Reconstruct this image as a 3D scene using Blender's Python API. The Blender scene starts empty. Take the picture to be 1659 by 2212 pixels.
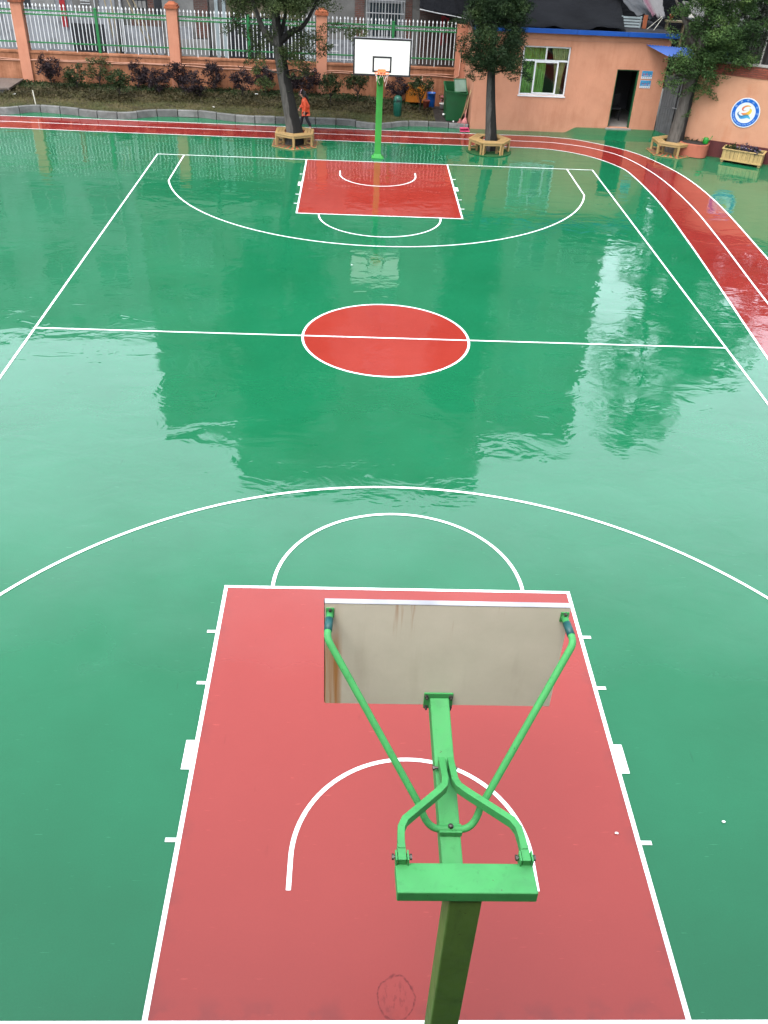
import bpy, bmesh, math, random
import numpy as np
from mathutils import Vector, Matrix

random.seed(7); RNG = np.random.default_rng(7)
sc = bpy.context.scene
COL = sc.collection
PI = math.pi
R = math.radians

# ------------------------------------------------------------------ camera
CAM = (-0.7324, -17.6992, 8.2805)
PITCH, YAW, ROLL = 0.63113, 0.049837, 0.050753
def cam_matrix():
    f = Vector((math.sin(YAW)*math.cos(PITCH), math.cos(YAW)*math.cos(PITCH), -math.sin(PITCH)))
    r = Vector((math.cos(YAW), -math.sin(YAW), 0)); u = r.cross(f)
    c, s = math.cos(ROLL), math.sin(ROLL)
    X = c*r + s*u; Y = -s*r + c*u; Z = -f
    m = Matrix(((X.x, Y.x, Z.x, CAM[0]), (X.y, Y.y, Z.y, CAM[1]), (X.z, Y.z, Z.z, CAM[2]), (0, 0, 0, 1)))
    return m
cd = bpy.data.cameras.new('camera'); cam = bpy.data.objects.new('camera', cd); COL.objects.link(cam)
cam.matrix_world = cam_matrix()
cd.sensor_fit = 'VERTICAL'; cd.sensor_height = 24.0; cd.lens = 24.0*1910.54/2212.0
cd.clip_start = 0.1; cd.clip_end = 3000
sc.camera = cam

# ------------------------------------------------------------------ overcast sky, soft sun
SUN_EL, SUN_ROT = R(62), R(215)
world = bpy.data.worlds.new('World'); sc.world = world; world.use_nodes = True
wn = world.node_tree.nodes; wl = world.node_tree.links; wn.clear()
sky = wn.new('ShaderNodeTexSky'); sky.sky_type = 'NISHITA'; sky.sun_disc = False
sky.sun_elevation = SUN_EL; sky.sun_rotation = SUN_ROT; sky.air_density = 1.0; sky.dust_density = 4.0; sky.ozone_density = 1.0
hsv = wn.new('ShaderNodeHueSaturation'); hsv.inputs['Saturation'].default_value = 0.42
flat = wn.new('ShaderNodeMixRGB'); flat.inputs[0].default_value = 0.35; flat.inputs[2].default_value = (8.0, 9.3, 10.4, 1)
bg = wn.new('ShaderNodeBackground'); bg.inputs['Strength'].default_value = 0.10
wo = wn.new('ShaderNodeOutputWorld')
wl.new(sky.outputs[0], hsv.inputs['Color']); wl.new(hsv.outputs[0], flat.inputs[1])
wl.new(flat.outputs[0], bg.inputs['Color']); wl.new(bg.outputs[0], wo.inputs['Surface'])
sd = bpy.data.lights.new('sun', 'SUN'); sun = bpy.data.objects.new('sun', sd); COL.objects.link(sun)
sd.energy = 0.6; sd.angle = R(40); sd.color = (1.0, 0.97, 0.93)
sun_dir = Vector((math.sin(SUN_ROT)*math.cos(SUN_EL), math.cos(SUN_ROT)*math.cos(SUN_EL), math.sin(SUN_EL)))
sun.rotation_euler = sun_dir.to_track_quat('Z', 'Y').to_euler(); sun.location = (0, 0, 60)
vs = sc.view_settings
vs.view_transform = 'Standard'; vs.look = 'None'; vs.gamma = 1.0; vs.exposure = 2.6; vs.use_curve_mapping = False
sc.cycles.max_bounces = 8; sc.cycles.diffuse_bounces = 3; sc.cycles.glossy_bounces = 4; sc.cycles.transmission_bounces = 4

# ------------------------------------------------------------------ materials
def nd(nt, kind, **kw):
    n = nt.nodes.new(kind)
    for k, v in kw.items(): setattr(n, k, v)
    return n
def newmat(name):
    m = bpy.data.materials.new(name); m.use_nodes = True
    nt = m.node_tree; nt.nodes.clear()
    b = nd(nt, 'ShaderNodeBsdfPrincipled'); o = nd(nt, 'ShaderNodeOutputMaterial')
    nt.links.new(b.outputs[0], o.inputs[0])
    return m, nt, b
def c4(c): return (c[0], c[1], c[2], 1)
ALB = [1.0]   # paint lightness of the group of materials being defined
def al(c): return tuple(x*ALB[0] for x in c)
def ramp(nt, fac, stops):
    r = nd(nt, 'ShaderNodeValToRGB'); e = r.color_ramp.elements
    e[0].position, e[0].color = stops[0][0], c4(stops[0][1])
    e[1].position, e[1].color = stops[-1][0], c4(stops[-1][1])
    for p, c in stops[1:-1]:
        x = e.new(p); x.color = c4(c)
    nt.links.new(fac, r.inputs[0]); return r.outputs[0]
def noise(nt, vec, scale, detail=3, rough=0.55, dist=0.0):
    n = nd(nt, 'ShaderNodeTexNoise'); n.inputs['Scale'].default_value = scale
    n.inputs['Detail'].default_value = detail; n.inputs['Roughness'].default_value = rough; n.inputs['Distortion'].default_value = dist
    if vec is not None: nt.links.new(vec, n.inputs['Vector'])
    return n.outputs['Fac']
def mapping(nt, vec, scale=(1, 1, 1), loc=(0, 0, 0), rot=(0, 0, 0)):
    m = nd(nt, 'ShaderNodeMapping'); m.inputs['Scale'].default_value = scale; m.inputs['Location'].default_value = loc; m.inputs['Rotation'].default_value = rot
    nt.links.new(vec, m.inputs['Vector']); return m.outputs[0]
def mixc(nt, fac, a, b, mode='MIX'):
    m = nd(nt, 'ShaderNodeMixRGB', blend_type=mode)
    for i, v in ((0, fac), (1, a), (2, b)):
        if isinstance(v, (int, float)): m.inputs[i].default_value = v
        elif isinstance(v, tuple): m.inputs[i].default_value = c4(v)
        else: nt.links.new(v, m.inputs[i])
    return m.outputs[0]
def math_(nt, op, a, b=None, clamp=False):
    m = nd(nt, 'ShaderNodeMath', operation=op, use_clamp=clamp)
    for i, v in ((0, a), (1, b)):
        if v is None: continue
        if isinstance(v, (int, float)): m.inputs[i].default_value = v
        else: nt.links.new(v, m.inputs[i])
    return m.outputs[0]
def maprange(nt, v, a, b, c=0, d=1):
    m = nd(nt, 'ShaderNodeMapRange'); nt.links.new(v, m.inputs[0])
    for i, x in enumerate((a, b, c, d)): m.inputs[i+1].default_value = x
    return m.outputs[0]
def bump(nt, b, h, dist=0.01, strength=1.0, prev=None):
    n = nd(nt, 'ShaderNodeBump'); n.inputs['Strength'].default_value = strength; n.inputs['Distance'].default_value = dist
    nt.links.new(h, n.inputs['Height'])
    if prev is not None: nt.links.new(prev, n.inputs['Normal'])
    if b is not None: nt.links.new(n.outputs[0], b.inputs['Normal'])
    return n.outputs[0]
def wpos(nt): return nd(nt, 'ShaderNodeNewGeometry').outputs['Position']
def opos(nt): return nd(nt, 'ShaderNodeTexCoord').outputs['Object']

def pmat(name, col, rough=0.6, var=0.18, scale=3.0, bumpd=0.0, bscale=40.0, metal=0.0, spec=0.3, dirt=None, dirt_amt=0.5, dirt_scale=1.5, world_space=True, rand=0.0, chips=None):
    """paint / plaster / plastic with uneven tone, fine relief and optional dirt patches"""
    col = al(col); dirt = al(dirt) if dirt is not None else None
    m, nt, b = newmat(name)
    p = wpos(nt) if world_space else opos(nt)
    f = noise(nt, p, scale, 5, 0.6)
    lo = tuple(x*(1-var) for x in col); hi = tuple(min(1, x*(1+var)) for x in col)
    c = ramp(nt, f, [(0.3, lo), (0.7, hi)])
    if dirt is not None:
        g = noise(nt, p, dirt_scale, 6, 0.65, 0.6)
        c = mixc(nt, maprange(nt, g, 0.5, 0.72, 0, dirt_amt), c, dirt)
    if chips is not None:
        c = mixc(nt, maprange(nt, noise(nt, p, 26, 3, 0.6, 0.3), 0.70, 0.73, 0, 0.9), c, al(chips))
        c = mixc(nt, maprange(nt, noise(nt, mapping(nt, p, (9, 9, 1.2)), 2.0, 4, 0.65), 0.58, 0.72, 0, 0.35), c, tuple(x*0.45 for x in col))
    if rand > 0: c = mixc(nt, math_(nt, 'MULTIPLY', nd(nt, 'ShaderNodeObjectInfo').outputs['Random'], rand), c, tuple(x*0.35 for x in col))
    nt.links.new(c, b.inputs['Base Color'])
    r2 = noise(nt, p, scale*4, 3)
    nt.links.new(maprange(nt, r2, 0.3, 0.7, max(0.02, rough-0.1), min(1, rough+0.1)), b.inputs['Roughness'])
    b.inputs['Metallic'].default_value = metal; b.inputs['Specular IOR Level'].default_value = spec
    if bumpd > 0: bump(nt, b, noise(nt, p, bscale, 4, 0.6), bumpd)
    return m

def wetmat(name, col, col2, stain=None, ring=False, rough_dry=0.30, dry=None, wear=None):
    """acrylic court paint under a thin film of rain water: worn tone patches, gloss film with faint ripples"""
    m, nt, b = newmat(name)
    p = wpos(nt)
    c = ramp(nt, noise(nt, p, 0.45, 5, 0.6), [(0.32, col), (0.68, col2)])
    c = mixc(nt, maprange(nt, noise(nt, p, 55, 3), 0.35, 0.75, 0.0, 0.26), c, tuple(x*0.70 for x in col))
    sy = nd(nt, 'ShaderNodeSeparateXYZ'); nt.links.new(p, sy.inputs[0])
    wet = maprange(nt, math_(nt, 'ADD', sy.outputs[1], math_(nt, 'MULTIPLY', noise(nt, p, 0.7, 4), 3.0)), -8.5, -5.0, 0, 1)
    if dry is not None: c = mixc(nt, wet, mixc(nt, 0.5, c, dry), c)
    # scuffs: thin pale strokes, thin dark strokes
    sv = mapping(nt, p, (1.2, 9.0, 1), rot=(0, 0, 0.5))
    c = mixc(nt, maprange(nt, noise(nt, sv, 4.5, 2, 0.5), 0.71, 0.77, 0, 0.30), c, tuple(min(1, x*2.2+0.05) for x in col))
    c = mixc(nt, maprange(nt, noise(nt, mapping(nt, p, (5, 1.0, 1), loc=(7, 3, 0), rot=(0, 0, -0.7)), 1.7, 2, 0.5), 0.73, 0.78, 0, 0.30), c, tuple(x*0.45 for x in col))
    if wear is not None: c = mixc(nt, maprange(nt, noise(nt, p, 11, 5, 0.75), 0.58, 0.70, 0, 0.75), c, wear)
    if stain is not None:
        # grime caught beside the painted key lines
        sx = nd(nt, 'ShaderNodeSeparateXYZ'); nt.links.new(p, sx.inputs[0])
        d1 = math_(nt, 'SUBTRACT', 2.42, math_(nt, 'ABSOLUTE', sx.outputs[0]))
        d2 = math_(nt, 'SUBTRACT', 13.96, math_(nt, 'ABSOLUTE', sx.outputs[1]))
        d = math_(nt, 'MINIMUM', d1, d2)
        near = maprange(nt, d, 0.0, 0.16, 1, 0)
        patch = maprange(nt, noise(nt, p, 3.0, 3), 0.48, 0.60, 0, 0.45)
        c = mixc(nt, math_(nt, 'MULTIPLY', near, patch), c, stain)
    if ring:
        # dried tide mark of a puddle
        vm = nd(nt, 'ShaderNodeVectorMath', operation='SUBTRACT'); vm.inputs[1].default_value = (-0.21, -13.84, 0); nt.links.new(p, vm.inputs[0])
        wob = nd(nt, 'ShaderNodeTexNoise'); wob.inputs['Scale'].default_value = 9; nt.links.new(p, wob.inputs['Vector'])
        va = nd(nt, 'ShaderNodeVectorMath', operation='SCALE'); va.inputs['Scale'].default_value = 0.09
        nt.links.new(wob.outputs['Color'], va.inputs[0])
        vb = nd(nt, 'ShaderNodeVectorMath', operation='ADD'); nt.links.new(vm.outputs[0], vb.inputs[0]); nt.links.new(va.outputs[0], vb.inputs[1])
        vc = nd(nt, 'ShaderNodeVectorMath', operation='SUBTRACT'); vc.inputs[1].default_value = (0.045, 0.045, 0.045); nt.links.new(vb.outputs[0], vc.inputs[0])
        ln = nd(nt, 'ShaderNodeVectorMath', operation='LENGTH')
        sc_ = nd(nt, 'ShaderNodeVectorMath', operation='MULTIPLY'); sc_.inputs[1].default_value = (1.05, 0.9, 0); nt.links.new(vc.outputs[0], sc_.inputs[0]); nt.links.new(sc_.outputs[0], ln.inputs[0])
        dd = math_(nt, 'ABSOLUTE', math_(nt, 'SUBTRACT', ln.outputs['Value'], 0.175))
        edge = math_(nt, 'MULTIPLY', maprange(nt, dd, 0.004, 0.014, 1, 0), maprange(nt, noise(nt, p, 30, 3), 0.35, 0.6, 0.25, 0.95))
        c = mixc(nt, edge, c, (0.085, 0.008, 0.008))
        c = mixc(nt, math_(nt, 'MULTIPLY', maprange(nt, ln.outputs['Value'], 0.10, 0.17, 1, 0), maprange(nt, noise(nt, mapping(nt, p, (14, 5, 1)), 2.0, 3, 0.6), 0.52, 0.60, 0, 0.45)), c, (0.09, 0.010, 0.010))
    # water film: glossy where wet, a little rougher where it has drained off near the building
    nt.links.new(c, b.inputs['Base Color'])
    patchy = maprange(nt, noise(nt, mapping(nt, p, (0.5, 1.3, 1)), 0.9, 5, 0.65), 0.46, 0.58, 0.0, 1.0)
    rw = maprange(nt, patchy, 0, 1, 0.010, 0.085)
    r = nd(nt, 'ShaderNodeMix'); nt.links.new(wet, r.inputs[0]); r.inputs[2].default_value = rough_dry; nt.links.new(rw, r.inputs[3])
    nt.links.new(r.outputs[0], b.inputs['Roughness'])
    b.inputs['IOR'].default_value = 1.55
    nt.links.new(maprange(nt, wet, 0, 1, 0.20, 0.5), b.inputs['Specular IOR Level'])
    h1 = noise(nt, mapping(nt, p, (0.8, 1.15, 1)), 1.5, 3, 0.5, 0.5)
    n1 = bump(nt, None, h1, 0.0105)
    bump(nt, b, noise(nt, p, 38.0, 2, 0.5), 0.00010, prev=n1)
    return m

def brickmat(name, col, mortar, scale=1.0, dirt=None):
    col, mortar, dirt = al(col), al(mortar), al(dirt or (0.16, 0.15, 0.14))
    m, nt, b = newmat(name)
    p = wpos(nt)
    v = mapping(nt, p, (1, 1, 1), rot=(R(90), 0, 0))
    t = nd(nt, 'ShaderNodeTexBrick'); nt.links.new(v, t.inputs['Vector'])
    t.inputs['Color1'].default_value = c4(col); t.inputs['Color2'].default_value = c4(tuple(x*0.62 for x in col)); t.inputs['Mortar'].default_value = c4(mortar)
    t.inputs['Scale'].default_value = scale; t.inputs['Brick Width'].default_value = 0.25; t.inputs['Row Height'].default_value = 0.07; t.inputs['Mortar Size'].default_value = 0.009
    c = t.outputs['Color']
    c = mixc(nt, maprange(nt, noise(nt, p, 1.4, 6, 0.65), 0.45, 0.7, 0, 0.55), c, dirt)
    nt.links.new(c, b.inputs['Base Color']); b.inputs['Roughness'].default_value = 0.85; b.inputs['Specular IOR Level'].default_value = 0.2
    bump(nt, b, t.outputs['Fac'], -0.008)
    return m

def woodmat(name, col, grain_axis='x'):
    col = al(col)
    m, nt, b = newmat(name)
    p = opos(nt)
    s = {'x': (1.5, 22, 22), 'y': (22, 1.5, 22), 'z': (22, 22, 1.5)}[grain_axis]
    g = noise(nt, mapping(nt, p, s), 1.0, 4, 0.6, 0.8)
    oi = nd(nt, 'ShaderNodeObjectInfo').outputs['Random']
    c = ramp(nt, g, [(0.3, tuple(x*0.6 for x in col)), (0.55, col), (0.8, tuple(min(1, x*1.25) for x in col))])
    c = mixc(nt, math_(nt, 'MULTIPLY', oi, 0.4), c, tuple(x*0.6 for x in col))
    nt.links.new(c, b.inputs['Base Color']); b.inputs['Roughness'].default_value = 0.5
    bump(nt, b, g, 0.003)
    return m

def leafmat(name, dark, mid, light, trans=0.15, clump=1.3):
    dark, mid, light = al(dark), al(mid), al(light)
    m, nt, b = newmat(name)
    p = wpos(nt)
    a = noise(nt, p, clump, 3, 0.6); g = noise(nt, p, 14, 2)
    f = math_(nt, 'ADD', math_(nt, 'MULTIPLY', a, 0.75), math_(nt, 'MULTIPLY', g, 0.25))
    c = ramp(nt, f, [(0.34, dark), (0.52, mid), (0.70, light)])
    nt.links.new(c, b.inputs['Base Color']); b.inputs['Roughness'].default_value = 0.6
    b.inputs['Specular IOR Level'].default_value = 0.10
    return m

def barkmat(name, dry, wetc, mode=0.0, axis=0.0):
    dry, wetc = al(dry), al(wetc)
    m, nt, b = newmat(name)
    p = opos(nt)
    g = noise(nt, mapping(nt, p, (9, 9, 1.6)), 1.6, 6, 0.65, 0.5)
    base = ramp(nt, g, [(0.3, tuple(x*0.5 for x in dry)), (0.5, dry), (0.75, tuple(x*1.35 for x in dry))])
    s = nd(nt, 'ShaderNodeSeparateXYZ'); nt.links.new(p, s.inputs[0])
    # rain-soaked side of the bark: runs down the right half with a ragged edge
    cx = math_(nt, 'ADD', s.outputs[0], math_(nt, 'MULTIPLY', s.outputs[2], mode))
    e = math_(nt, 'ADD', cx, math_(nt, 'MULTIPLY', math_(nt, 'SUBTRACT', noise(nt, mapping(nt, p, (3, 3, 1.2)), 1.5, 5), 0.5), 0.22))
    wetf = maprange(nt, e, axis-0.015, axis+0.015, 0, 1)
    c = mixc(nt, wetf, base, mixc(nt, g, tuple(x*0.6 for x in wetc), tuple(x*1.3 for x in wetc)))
    nt.links.new(c, b.inputs['Base Color']); nt.links.new(maprange(nt, wetf, 0, 1, 0.9, 0.7), b.inputs['Roughness']); b.inputs['Specular IOR Level'].default_value = 0.12
    bump(nt, b, g, 0.025)
    return m

def glassmat(name, col=(0.02, 0.025, 0.03)):
    m, nt, b = newmat(name)
    b.inputs['Base Color'].default_value = c4(col); b.inputs['Roughness'].default_value = 0.05; b.inputs['IOR'].default_value = 1.5
    bump(nt, b, noise(nt, wpos(nt), 1.5, 2), 0.004)
    return m
def clearglass(name):
    m, nt, b = newmat(name)
    b.inputs['Base Color'].default_value = (0.9, 0.95, 0.93, 1); b.inputs['Roughness'].default_value = 0.02
    t = nd(nt, 'ShaderNodeBsdfTransparent'); t.inputs[0].default_value = (0.80, 0.86, 0.84, 1)
    g = nd(nt, 'ShaderNodeBsdfGlossy'); g.inputs['Roughness'].default_value = 0.03
    fr = nd(nt, 'ShaderNodeFresnel'); fr.inputs[0].default_value = 1.5
    mx = nd(nt, 'ShaderNodeMixShader'); nt.links.new(fr.outputs[0], mx.inputs[0]); nt.links.new(t.outputs[0], mx.inputs[1]); nt.links.new(g.outputs[0], mx.inputs[2])
    nt.links.new(mx.outputs[0], [n for n in nt.nodes if n.type == 'OUTPUT_MATERIAL'][0].inputs[0])
    return m

GREEN = (0.0048, 0.076, 0.031); GREEN2 = (0.0062, 0.091, 0.039)
RED = (0.172, 0.017, 0.0115); RED2 = (0.198, 0.023, 0.016)
M = {}
M['court_green'] = wetmat('court_green', GREEN, GREEN2)
M['court_red'] = wetmat('court_red', RED, RED2, stain=(0.115, 0.022, 0.021), ring=True, dry=(0.185, 0.033, 0.031))
M['track_red'] = wetmat('track_red', (0.128, 0.0125, 0.0105), (0.160, 0.018, 0.015))
M['line_white'] = wetmat('line_white', (0.58, 0.59, 0.59), (0.68, 0.685, 0.68), rough_dry=0.4, wear=(0.22, 0.25, 0.24))
M['earth'] = pmat('earth', (0.10, 0.09, 0.075), 0.9, 0.3, 0.5, 0.03, 8)
M['stand_green'] = pmat('stand_green', (0.037, 0.218, 0.060), 0.62, 0.12, 3.0, 0.0006, 60, spec=0.3, dirt=(0.028, 0.14, 0.045), dirt_amt=0.5, dirt_scale=5, chips=(0.045, 0.03, 0.018))
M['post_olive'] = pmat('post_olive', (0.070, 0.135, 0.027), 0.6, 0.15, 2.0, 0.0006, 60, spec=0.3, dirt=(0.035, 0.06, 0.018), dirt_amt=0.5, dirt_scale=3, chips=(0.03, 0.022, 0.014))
M['stand_far'] = pmat('stand_far', (0.026, 0.20, 0.032), 0.55, 0.12, 3.0, 0.0006, 60, chips=(0.04, 0.03, 0.02))
M['sleeve'] = pmat('sleeve', (0.006, 0.055, 0.055), 0.5, 0.15)
M['bolt'] = pmat('bolt', (0.07, 0.065, 0.06), 0.45, 0.3, 30, metal=0.7)
M['white_paint'] = pmat('white_paint', (0.47, 0.47, 0.44), 0.5, 0.06, 2.0, dirt=(0.38, 0.36, 0.27), dirt_amt=0.4, dirt_scale=1.6)
M['black_paint'] = pmat('black_paint', (0.012, 0.012, 0.013), 0.5, 0.2)
M['rim_orange'] = pmat('rim_orange', (0.62, 0.15, 0.05), 0.45, 0.2, 8)
M['net'] = pmat('net', (0.55, 0.45, 0.42), 0.9, 0.3, 10)

# ------------------------------------------------------------------ object helpers
def link(o, parent=None):
    COL.objects.link(o)
    if parent is not None: o.parent = parent
    return o
def tag(o, label=None, cat=None, group=None, kind=None):
    if label: o['label'] = label
    if cat: o['category'] = cat
    if group: o['group'] = group
    if kind: o['kind'] = kind
    return o
def thing(name, label, cat, loc=(0, 0, 0), rotz=0.0, group=None):
    o = bpy.data.objects.new(name, None); link(o); o.location = loc; o.rotation_euler = (0, 0, rotz)
    o.empty_display_size = 0.2
    return tag(o, label, cat, group)
def copy_tree(o, parent=None):
    c = o.copy(); COL.objects.link(c); c.parent = parent
    for ch in list(o.children): copy_tree(ch, c)
    return c

class MB:
    def __init__(s): s.v = []; s.f = []
    def add(s, vs_, fs_):
        n = len(s.v); s.v.extend([tuple(x) for x in vs_]); s.f.extend([tuple(i+n for i in f) for f in fs_]); return s
    def box(s, c, d, rz=0.0, m=None):
        x, y, z = d[0]/2, d[1]/2, d[2]/2
        pts = [Vector((a*x, b*y, e*z)) for e in (-1, 1) for b in (-1, 1) for a in (-1, 1)]
        if m is not None: pts = [m @ p for p in pts]
        elif rz: q = Matrix.Rotation(rz, 3, 'Z'); pts = [q @ p for p in pts]
        pts = [p + Vector(c) for p in pts]
        return s.add(pts, [(0, 2, 3, 1), (4, 5, 7, 6), (0, 1, 5, 4), (2, 6, 7, 3), (0, 4, 6, 2), (1, 3, 7, 5)])
    def b2(s, x0, x1, y0, y1, z0, z1): return s.box(((x0+x1)/2, (y0+y1)/2, (z0+z1)/2), (abs(x1-x0), abs(y1-y0), abs(z1-z0)))
    def prism(s, poly, z0, z1):
        n = len(poly)
        vs_ = [(p[0], p[1], z0) for p in poly] + [(p[0], p[1], z1) for p in poly]
        return s.add(vs_, [tuple(range(n-1, -1, -1)), tuple(range(n, 2*n))] + [(i, (i+1) % n, n+(i+1) % n, n+i) for i in range(n)])
    def frames(s, pts):
        pts = [Vector(p) for p in pts]; T = []
        for i in range(len(pts)):
            a = pts[max(0, i-1)]; b = pts[min(len(pts)-1, i+1)]; T.append((b-a).normalized())
        up = Vector((0, 0, 1)) if abs(T[0].z) < 0.9 else Vector((0, 1, 0))
        N = [(up - T[0]*up.dot(T[0])).normalized()]
        for i in range(1, len(pts)):
            n = N[-1] - T[i]*N[-1].dot(T[i]); N.append(n.normalized())
        return pts, T, N
    def tube(s, pts, rad, seg=8, cap=True):
        pts, T, N = s.frames(pts); k = len(pts)
        if not isinstance(rad, (list, tuple)): rad = [rad]*k
        vs_ = []
        for i in range(k):
            B = T[i].cross(N[i])
            for j in range(seg):
                a = 2*PI*j/seg; vs_.append(pts[i] + (N[i]*math.cos(a)+B*math.sin(a))*rad[i])
        fs_ = [(i*seg+j, i*seg+(j+1) % seg, (i+1)*seg+(j+1) % seg, (i+1)*seg+j) for i in range(k-1) for j in range(seg)]
        if cap: fs_ += [tuple(range(seg-1, -1, -1)), tuple((k-1)*seg+j for j in range(seg))]
        return s.add(vs_, fs_)
    def bar(s, pts, w, h, up=(0, 0, 1)):
        """rectangular tube of width w, height h swept along a path"""
        pts = [Vector(p) for p in pts]; k = len(pts); vs_ = []; up = Vector(up)
        for i in range(k):
            if i == 0: t = (pts[1]-pts[0]).normalized(); sc_ = 1
            elif i == k-1: t = (pts[-1]-pts[-2]).normalized(); sc_ = 1
            else:
                t1 = (pts[i]-pts[i-1]).normalized(); t2 = (pts[i+1]-pts[i]).normalized(); t = (t1+t2).normalized(); sc_ = 1/max(0.5, t.dot(t1))
            r = t.cross(up).normalized(); u = r.cross(t)
            for a, b in ((-1, -1), (1, -1), (1, 1), (-1, 1)): vs_.append(pts[i] + r*(a*w/2*sc_) + u*(b*h/2))
        fs_ = [(i*4+j, i*4+(j+1) % 4, (i+1)*4+(j+1) % 4, (i+1)*4+j) for i in range(k-1) for j in range(4)]
        fs_ += [(3, 2, 1, 0), tuple((k-1)*4+j for j in range(4))]
        return s.add(vs_, fs_)
    def lathe(s, prof, c=(0, 0, 0), seg=20):
        vs_ = []; k = len(prof)
        for r, z in prof:
            for j in range(seg):
                a = 2*PI*j/seg; vs_.append((c[0]+r*math.cos(a), c[1]+r*math.sin(a), c[2]+z))
        fs_ = [(i*seg+j, i*seg+(j+1) % seg, (i+1)*seg+(j+1) % seg, (i+1)*seg+j) for i in range(k-1) for j in range(seg)]
        fs_ += [tuple(range(seg-1, -1, -1)), tuple((k-1)*seg+j for j in range(seg))]
        return s.add(vs_, fs_)
    def mesh(s, name, mat, smooth=False):
        me = bpy.data.meshes.new(name); me.from_pydata(s.v, [], s.f); me.validate()
        if mat is not None: me.materials.append(M[mat] if isinstance(mat, str) else mat)
        if smooth: me.polygons.foreach_set('use_smooth', [True]*len(me.polygons))
        bm = bmesh.new(); bm.from_mesh(me); bmesh.ops.recalc_face_normals(bm, faces=bm.faces); bm.to_mesh(me); bm.free()
        me.update(); return me
    def build(s, name, mat, parent=None, smooth=False, bevel=0.0, loc=None):
        o = bpy.data.objects.new(name, s.mesh(name, mat, smooth)); link(o, parent)
        if loc is not None: o.location = loc
        if bevel > 0:
            b = o.modifiers.new('bevel', 'BEVEL'); b.width = bevel; b.segments = 2; b.limit_method = 'ANGLE'; b.angle_limit = R(35)
        return o

def fastmesh(name, V, F, mat, smooth=False):
    """numpy arrays, all faces with the same vertex count"""
    me = bpy.data.meshes.new(name); nv, nf, k = len(V), len(F), F.shape[1]
    me.vertices.add(nv); me.vertices.foreach_set('co', V.astype(np.float32).ravel())
    me.loops.add(nf*k); me.loops.foreach_set('vertex_index', F.astype(np.int32).ravel())
    me.polygons.add(nf); me.polygons.foreach_set('loop_start', np.arange(0, nf*k, k, dtype=np.int32))
    if smooth: me.polygons.foreach_set('use_smooth', np.ones(nf, bool))
    me.materials.append(M[mat] if isinstance(mat, str) else mat)
    me.update(calc_edges=True); return me

def leaves(C, size, ratio=0.5, seed=0, droop=0.0, jitter=0.35, upbias=0.0):
    """one bent leaf (two triangles) for each centre in C"""
    g = np.random.default_rng(seed); n = len(C)
    d = g.normal(size=(n, 3)); d[:, 2] = d[:, 2]*0.8 - droop + upbias; d /= np.linalg.norm(d, axis=1)[:, None]
    e = np.cross(d, g.normal(size=(n, 3))); e /= np.linalg.norm(e, axis=1)[:, None]
    L = size*(1+jitter*g.uniform(-1, 1, n))[:, None]; w = L*ratio
    nn = np.cross(d, e)
    a = C - d*L/2; c = C + d*L/2 ; b = C + e*w/2 + nn*L*0.08; f = C - e*w/2 + nn*L*0.08
    V = np.stack([a, b, c, f], 1).reshape(-1, 3); F = np.arange(4*n).reshape(n, 4)
    return V, F

# ------------------------------------------------------------------ ground, court, track, markings
def structure(o): o['kind'] = 'structure'; return o
g = MB(); g.add([(-900, -900, -0.03), (900, -900, -0.03), (900, 900, -0.03), (-900, 900, -0.03)], [(0, 1, 2, 3)])
structure(g.build('ground', 'earth'))
def sheet(name, poly, z, mat):
    m = MB(); m.add([(p[0], p[1], z) for p in poly], [tuple(range(len(poly)))]); return structure(m.build(name, mat))
def strip(name, pts, w, z, mat, closed=False, offs=0.0):
    pts = [Vector((p[0], p[1], 0)) for p in pts]; k = len(pts); V = []
    for i in range(k):
        if closed: a, b = pts[i-1], pts[(i+1) % k]
        else: a, b = pts[max(0, i-1)], pts[min(k-1, i+1)]
        t = (b-a).normalized(); n = Vector((-t.y, t.x, 0))
        for sgn in (-1, 1): q = pts[i] + n*(sgn*w/2+offs); V.append((q.x, q.y, z))
    F = [(2*i, 2*i+2, 2*i+3, 2*i+1) for i in range(k-1)]
    if closed: F.append((2*k-2, 0, 1, 2*k-1))
    m = MB(); m.add(V, F); return structure(m.build(name, mat))
def arc(cx, cy, r, a0, a1, n=64): return [(cx+r*math.cos(a0+(a1-a0)*i/n), cy+r*math.sin(a0+(a1-a0)*i/n)) for i in range(n+1)]
def catmull(P, n=8):
    P = [np.array(p, float) for p in P]; out = []
    for i in range(len(P)-1):
        p0 = P[max(0, i-1)]; p1 = P[i]; p2 = P[i+1]; p3 = P[min(len(P)-1, i+2)]
        for k in range(n):
            t = k/n; out.append(tuple(0.5*((2*p1)+(-p0+p2)*t+(2*p0-5*p1+4*p2-p3)*t*t+(-p0+3*p1-3*p2+p3)*t**3)))
    out.append(tuple(P[-1])); return out

ZC, ZR, ZL = 0.0, 0.004, 0.008
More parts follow.
